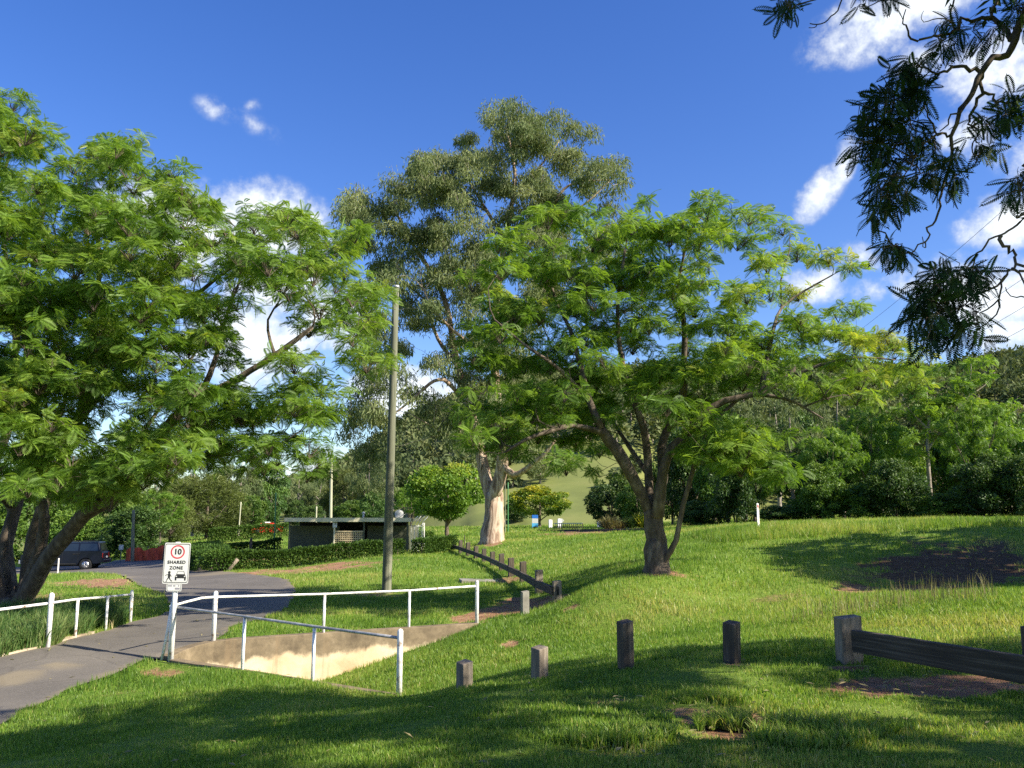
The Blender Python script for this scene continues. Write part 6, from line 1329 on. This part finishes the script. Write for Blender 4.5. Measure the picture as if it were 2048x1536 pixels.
# ------------------------------------------------------------------ grass
def blades(name, n, r0, r1, a0, a1, hgt, wid, matn, label, tris, seed, tint0=.5, need=None, lean=.35, bare=True):
    rng = np.random.default_rng(seed); a = rng.uniform(a0, a1, n); r = np.exp(rng.uniform(math.log(r0), math.log(r1), n)); x = r*np.sin(a); y = r*np.cos(a)
    keep = ~in_poly(x, y, ROADS)
    if need is not None: keep &= need(x, y, rng)
    dd = dirt(x, y)*bare; keep &= rng.uniform(0, 1, n) > np.clip(dd*1.35-.12, 0, .97)
    ux, uy = (NEAREND-APEX)[:2]; tt = np.clip(((x-APEX[0])*ux+(y-APEX[1])*uy)/(ux*ux+uy*uy), 0, .86); keep &= np.hypot(x-APEX[0]-tt*ux, y-APEX[1]-tt*uy) > .27+.1*vnoise(x*4, y*4, 9)
    x = x[keep]; y = y[keep]; r = r[keep]; dd = dd[keep]; z = h(x, y); m = len(x)
    # the grass does not grow in the walls
    cl = vnoise(x*1.7, y*1.7, 21)*.6+vnoise(x*5.5, y*5.5, 22)*.55; big = vnoise(x*.35, y*.35, 23)
    hh_ = hgt(r)*(.45+.75*cl)*rng.uniform(.5, 1.25, m)*(1-.4*dd); ww = wid(r)*rng.uniform(.6, 1.3, m)
    th = rng.uniform(0, 2*math.pi, m); c, s = np.cos(th), np.sin(th); ld = rng.uniform(0, 2*math.pi, m); ln = np.abs(rng.normal(0, lean, m))*hh_
    B = np.c_[x, y, z-.01-.03*dd]; S_ = np.c_[c*ww/2, s*ww/2, 0*ww]; Lm = np.c_[np.cos(ld)*ln, np.sin(ld)*ln, 0*ln]; up = np.c_[0*hh_, 0*hh_, hh_]
    t = np.clip(tint0+(cl-.55)*.25+(big-.5)*.75+(vnoise(x*.9+40, y*.9, 25)-.5)*.3+rng.normal(0, .15, m)+dd*.25+(rng.uniform(0, 1, m) < .10)*.4, 0, 1); g = Geo()
    if tris:
        V = np.stack([B-S_, B+S_, B+Lm+up], 1); g.add(V.reshape(-1,3), np.arange(m*3).reshape(-1,3), np.repeat(t, 3))
    else:
        V = np.stack([B-S_, B+S_, B+Lm*.35+up*.6+S_*.75, B+Lm*.35+up*.6-S_*.75, B+Lm+up*.95+S_*.12, B+Lm+up*.95-S_*.12], 1); i = np.arange(m)[:,None]*6
        g.add(V.reshape(-1,3), np.concatenate([i+np.array([[0,1,2,3]]), i+np.array([[3,2,4,5]])]), np.repeat(t, 6))
    o = g.build(name, M[matn], None, not tris); o['kind'] = 'stuff'; tag(o, label, 'grass'); return o
off_walls = lambda x, y, rng: ~((in_poly(x, y, TRI)) & (hwall(x, y) > .93))
def hwall(x, y):
    nx, ny = (FAREND-NEAREND)[1], -(FAREND-NEAREND)[0]; L = (APEX[0]-NEAREND[0])*nx+(APEX[1]-NEAREND[1])*ny
    return np.clip(((x-NEAREND[0])*nx+(y-NEAREND[1])*ny)/L, 0, 1)
blades('lawn_grass', 330000, 4.6, 15, -.66, .66, lambda r: .032+.003*r, lambda r: .0042+.00055*r, 'grass', 'short mown lawn blades in the foreground', False, 1, .50, off_walls)
blades('lawn_grass', 420000, 13, 62, -.62, .62, lambda r: .085+.0013*r, lambda r: .006+.00062*r, 'grass', 'lawn blades across the middle of the park', True, 2, .52, off_walls)
blades('lawn_grass', 110000, 55, 150, -.6, .6, lambda r: .13+.001*r, lambda r: .01+.0009*r, 'grass', 'lawn far across the park', True, 3, .52)
# longer unmown tufts
def patch(px, py, rx, ry):
    c = G(px, py); n_ = G(px, py+ry)[1]; f_ = G(px, py-ry)[1]; return c[0], c[1], rx*c[1]/F, max((f_-n_)/2, .15)
def in_patches(P, seed=31):
    Q = [patch(*p) for p in P]
    def f(x, y, rng):
        k = np.zeros(x.shape, bool)
        for (cx, cy, rx, ry) in Q: k |= ((x-cx-(y-cy)*cx/cy)/rx)**2+((y-cy)/ry)**2 < 1.0*(.5+vnoise(x*2.2, y*2.2, seed))
        return k
    return f
blades('weeds', 150000, 13.5, 26, -.66, -.36, lambda r: .50+0*r, lambda r: .020+0*r, 'weed', 'long unmown weeds behind the left railing', False, 4, .45, in_patches([(20,1270,110,40),(120,1255,60,22),(190,1245,50,14),(-60,1300,80,40),(232,1247,18,6)]), .5)
blades('weeds', 420000, 5, 20, -.55, .66, lambda r: .105+0*r, lambda r: .0085+.0004*r, 'grass', 'longer grass tufts along the bollards and in the dip', False, 5, .44, in_patches([(1390,1398,34,12),(1455,1402,40,10),(1475,1448,40,14),(1330,1430,30,14),(1120,1280,60,30),(980,1310,90,40),(860,1340,120,25),(720,1370,70,10),(1240,1290,60,20),(1330,1310,60,10),(1580,1300,90,14),(1640,1480,120,20),(1700,1460,160,14),(1200,1480,140,18),(1085,1235,40,10),(930,1260,30,8),(1880,1205,180,14),(1650,1235,80,12)]), .45)
blades('weeds', 2200, 13.5, 19, .30, .62, lambda r: .42+0*r, lambda r: .008+0*r, 'straw', 'thin dry seed stalks standing on the bank edge', False, 6, .5, in_patches([(1800,1212,220,10),(1700,1225,90,8)]), .15)
blades('weeds', 40000, 25, 36, .2, .6, lambda r: .34+0*r, lambda r: .022+0*r, 'grass', 'rough grass fringe along the crest of the lawn', True, 7, .5, lambda x, y, rng: (y > 30) & (y < 35.5) & (x > 7))
blades('weeds', 2500, 15, 24, -.5, -.3, lambda r: .42+0*r, lambda r: .015+0*r, 'straw', 'dry straw tuft at the last left railing posts', False, 8, .7, in_patches([(218,1255,10,5),(450,1215,6,3)]), .2)

# fallen leaves and bark scraps on the path, the bare patches and the grass
def litter():
    rng = np.random.default_rng(91); n = 9000; a = rng.uniform(-.62, .62, n); r = np.exp(rng.uniform(math.log(5), math.log(40), n)); x = r*np.sin(a); y = r*np.cos(a)
    dd = dirt(x, y); rd = in_poly(x, y, ROADS); edge = np.zeros(n)
    k = np.where(rd)[0]
    for i in k: edge[i] = max(0, 1-np.min(np.hypot(ROADS[:,0]-x[i], ROADS[:,1]-y[i]))/.6)
    keep = rng.uniform(0, 1, n) < np.where(rd, .05+.5*edge, .06+dd*.9); x = x[keep]; y = y[keep]; rd = rd[keep]; r = r[keep]; m = len(x)
    O = np.c_[x, y, h(x, y)+np.where(rd, .024, .012+.02*rng.uniform(0, 1, m))]; D = rng.normal(0, 1, (m,3)); D[:,2] *= .12; g = Geo()
    leafquads(g, O, D, rng.uniform(.03, .09, m)*(1+r*.02), .35, rng.uniform(.35, 1, m), rng, .25); o = g.build('leaf_litter', M['straw'], None); o['kind'] = 'stuff'; tag(o, 'dry fallen leaves scattered on the path edges and bare patches', 'leaf litter')
litter()

blades('weeds', 120000, 5.5, 9, .10, .40, lambda r: .095+0*r, lambda r: .009+0*r, 'grass', 'separate grass tufts standing in the bare foreground patch', False, 11, .5, in_patches([(1378,1402,26,9),(1448,1402,28,9),(1425,1448,10,6),(1470,1447,32,10),(1400,1450,8,5),(1560,1455,14,6)], 33), .55, False)
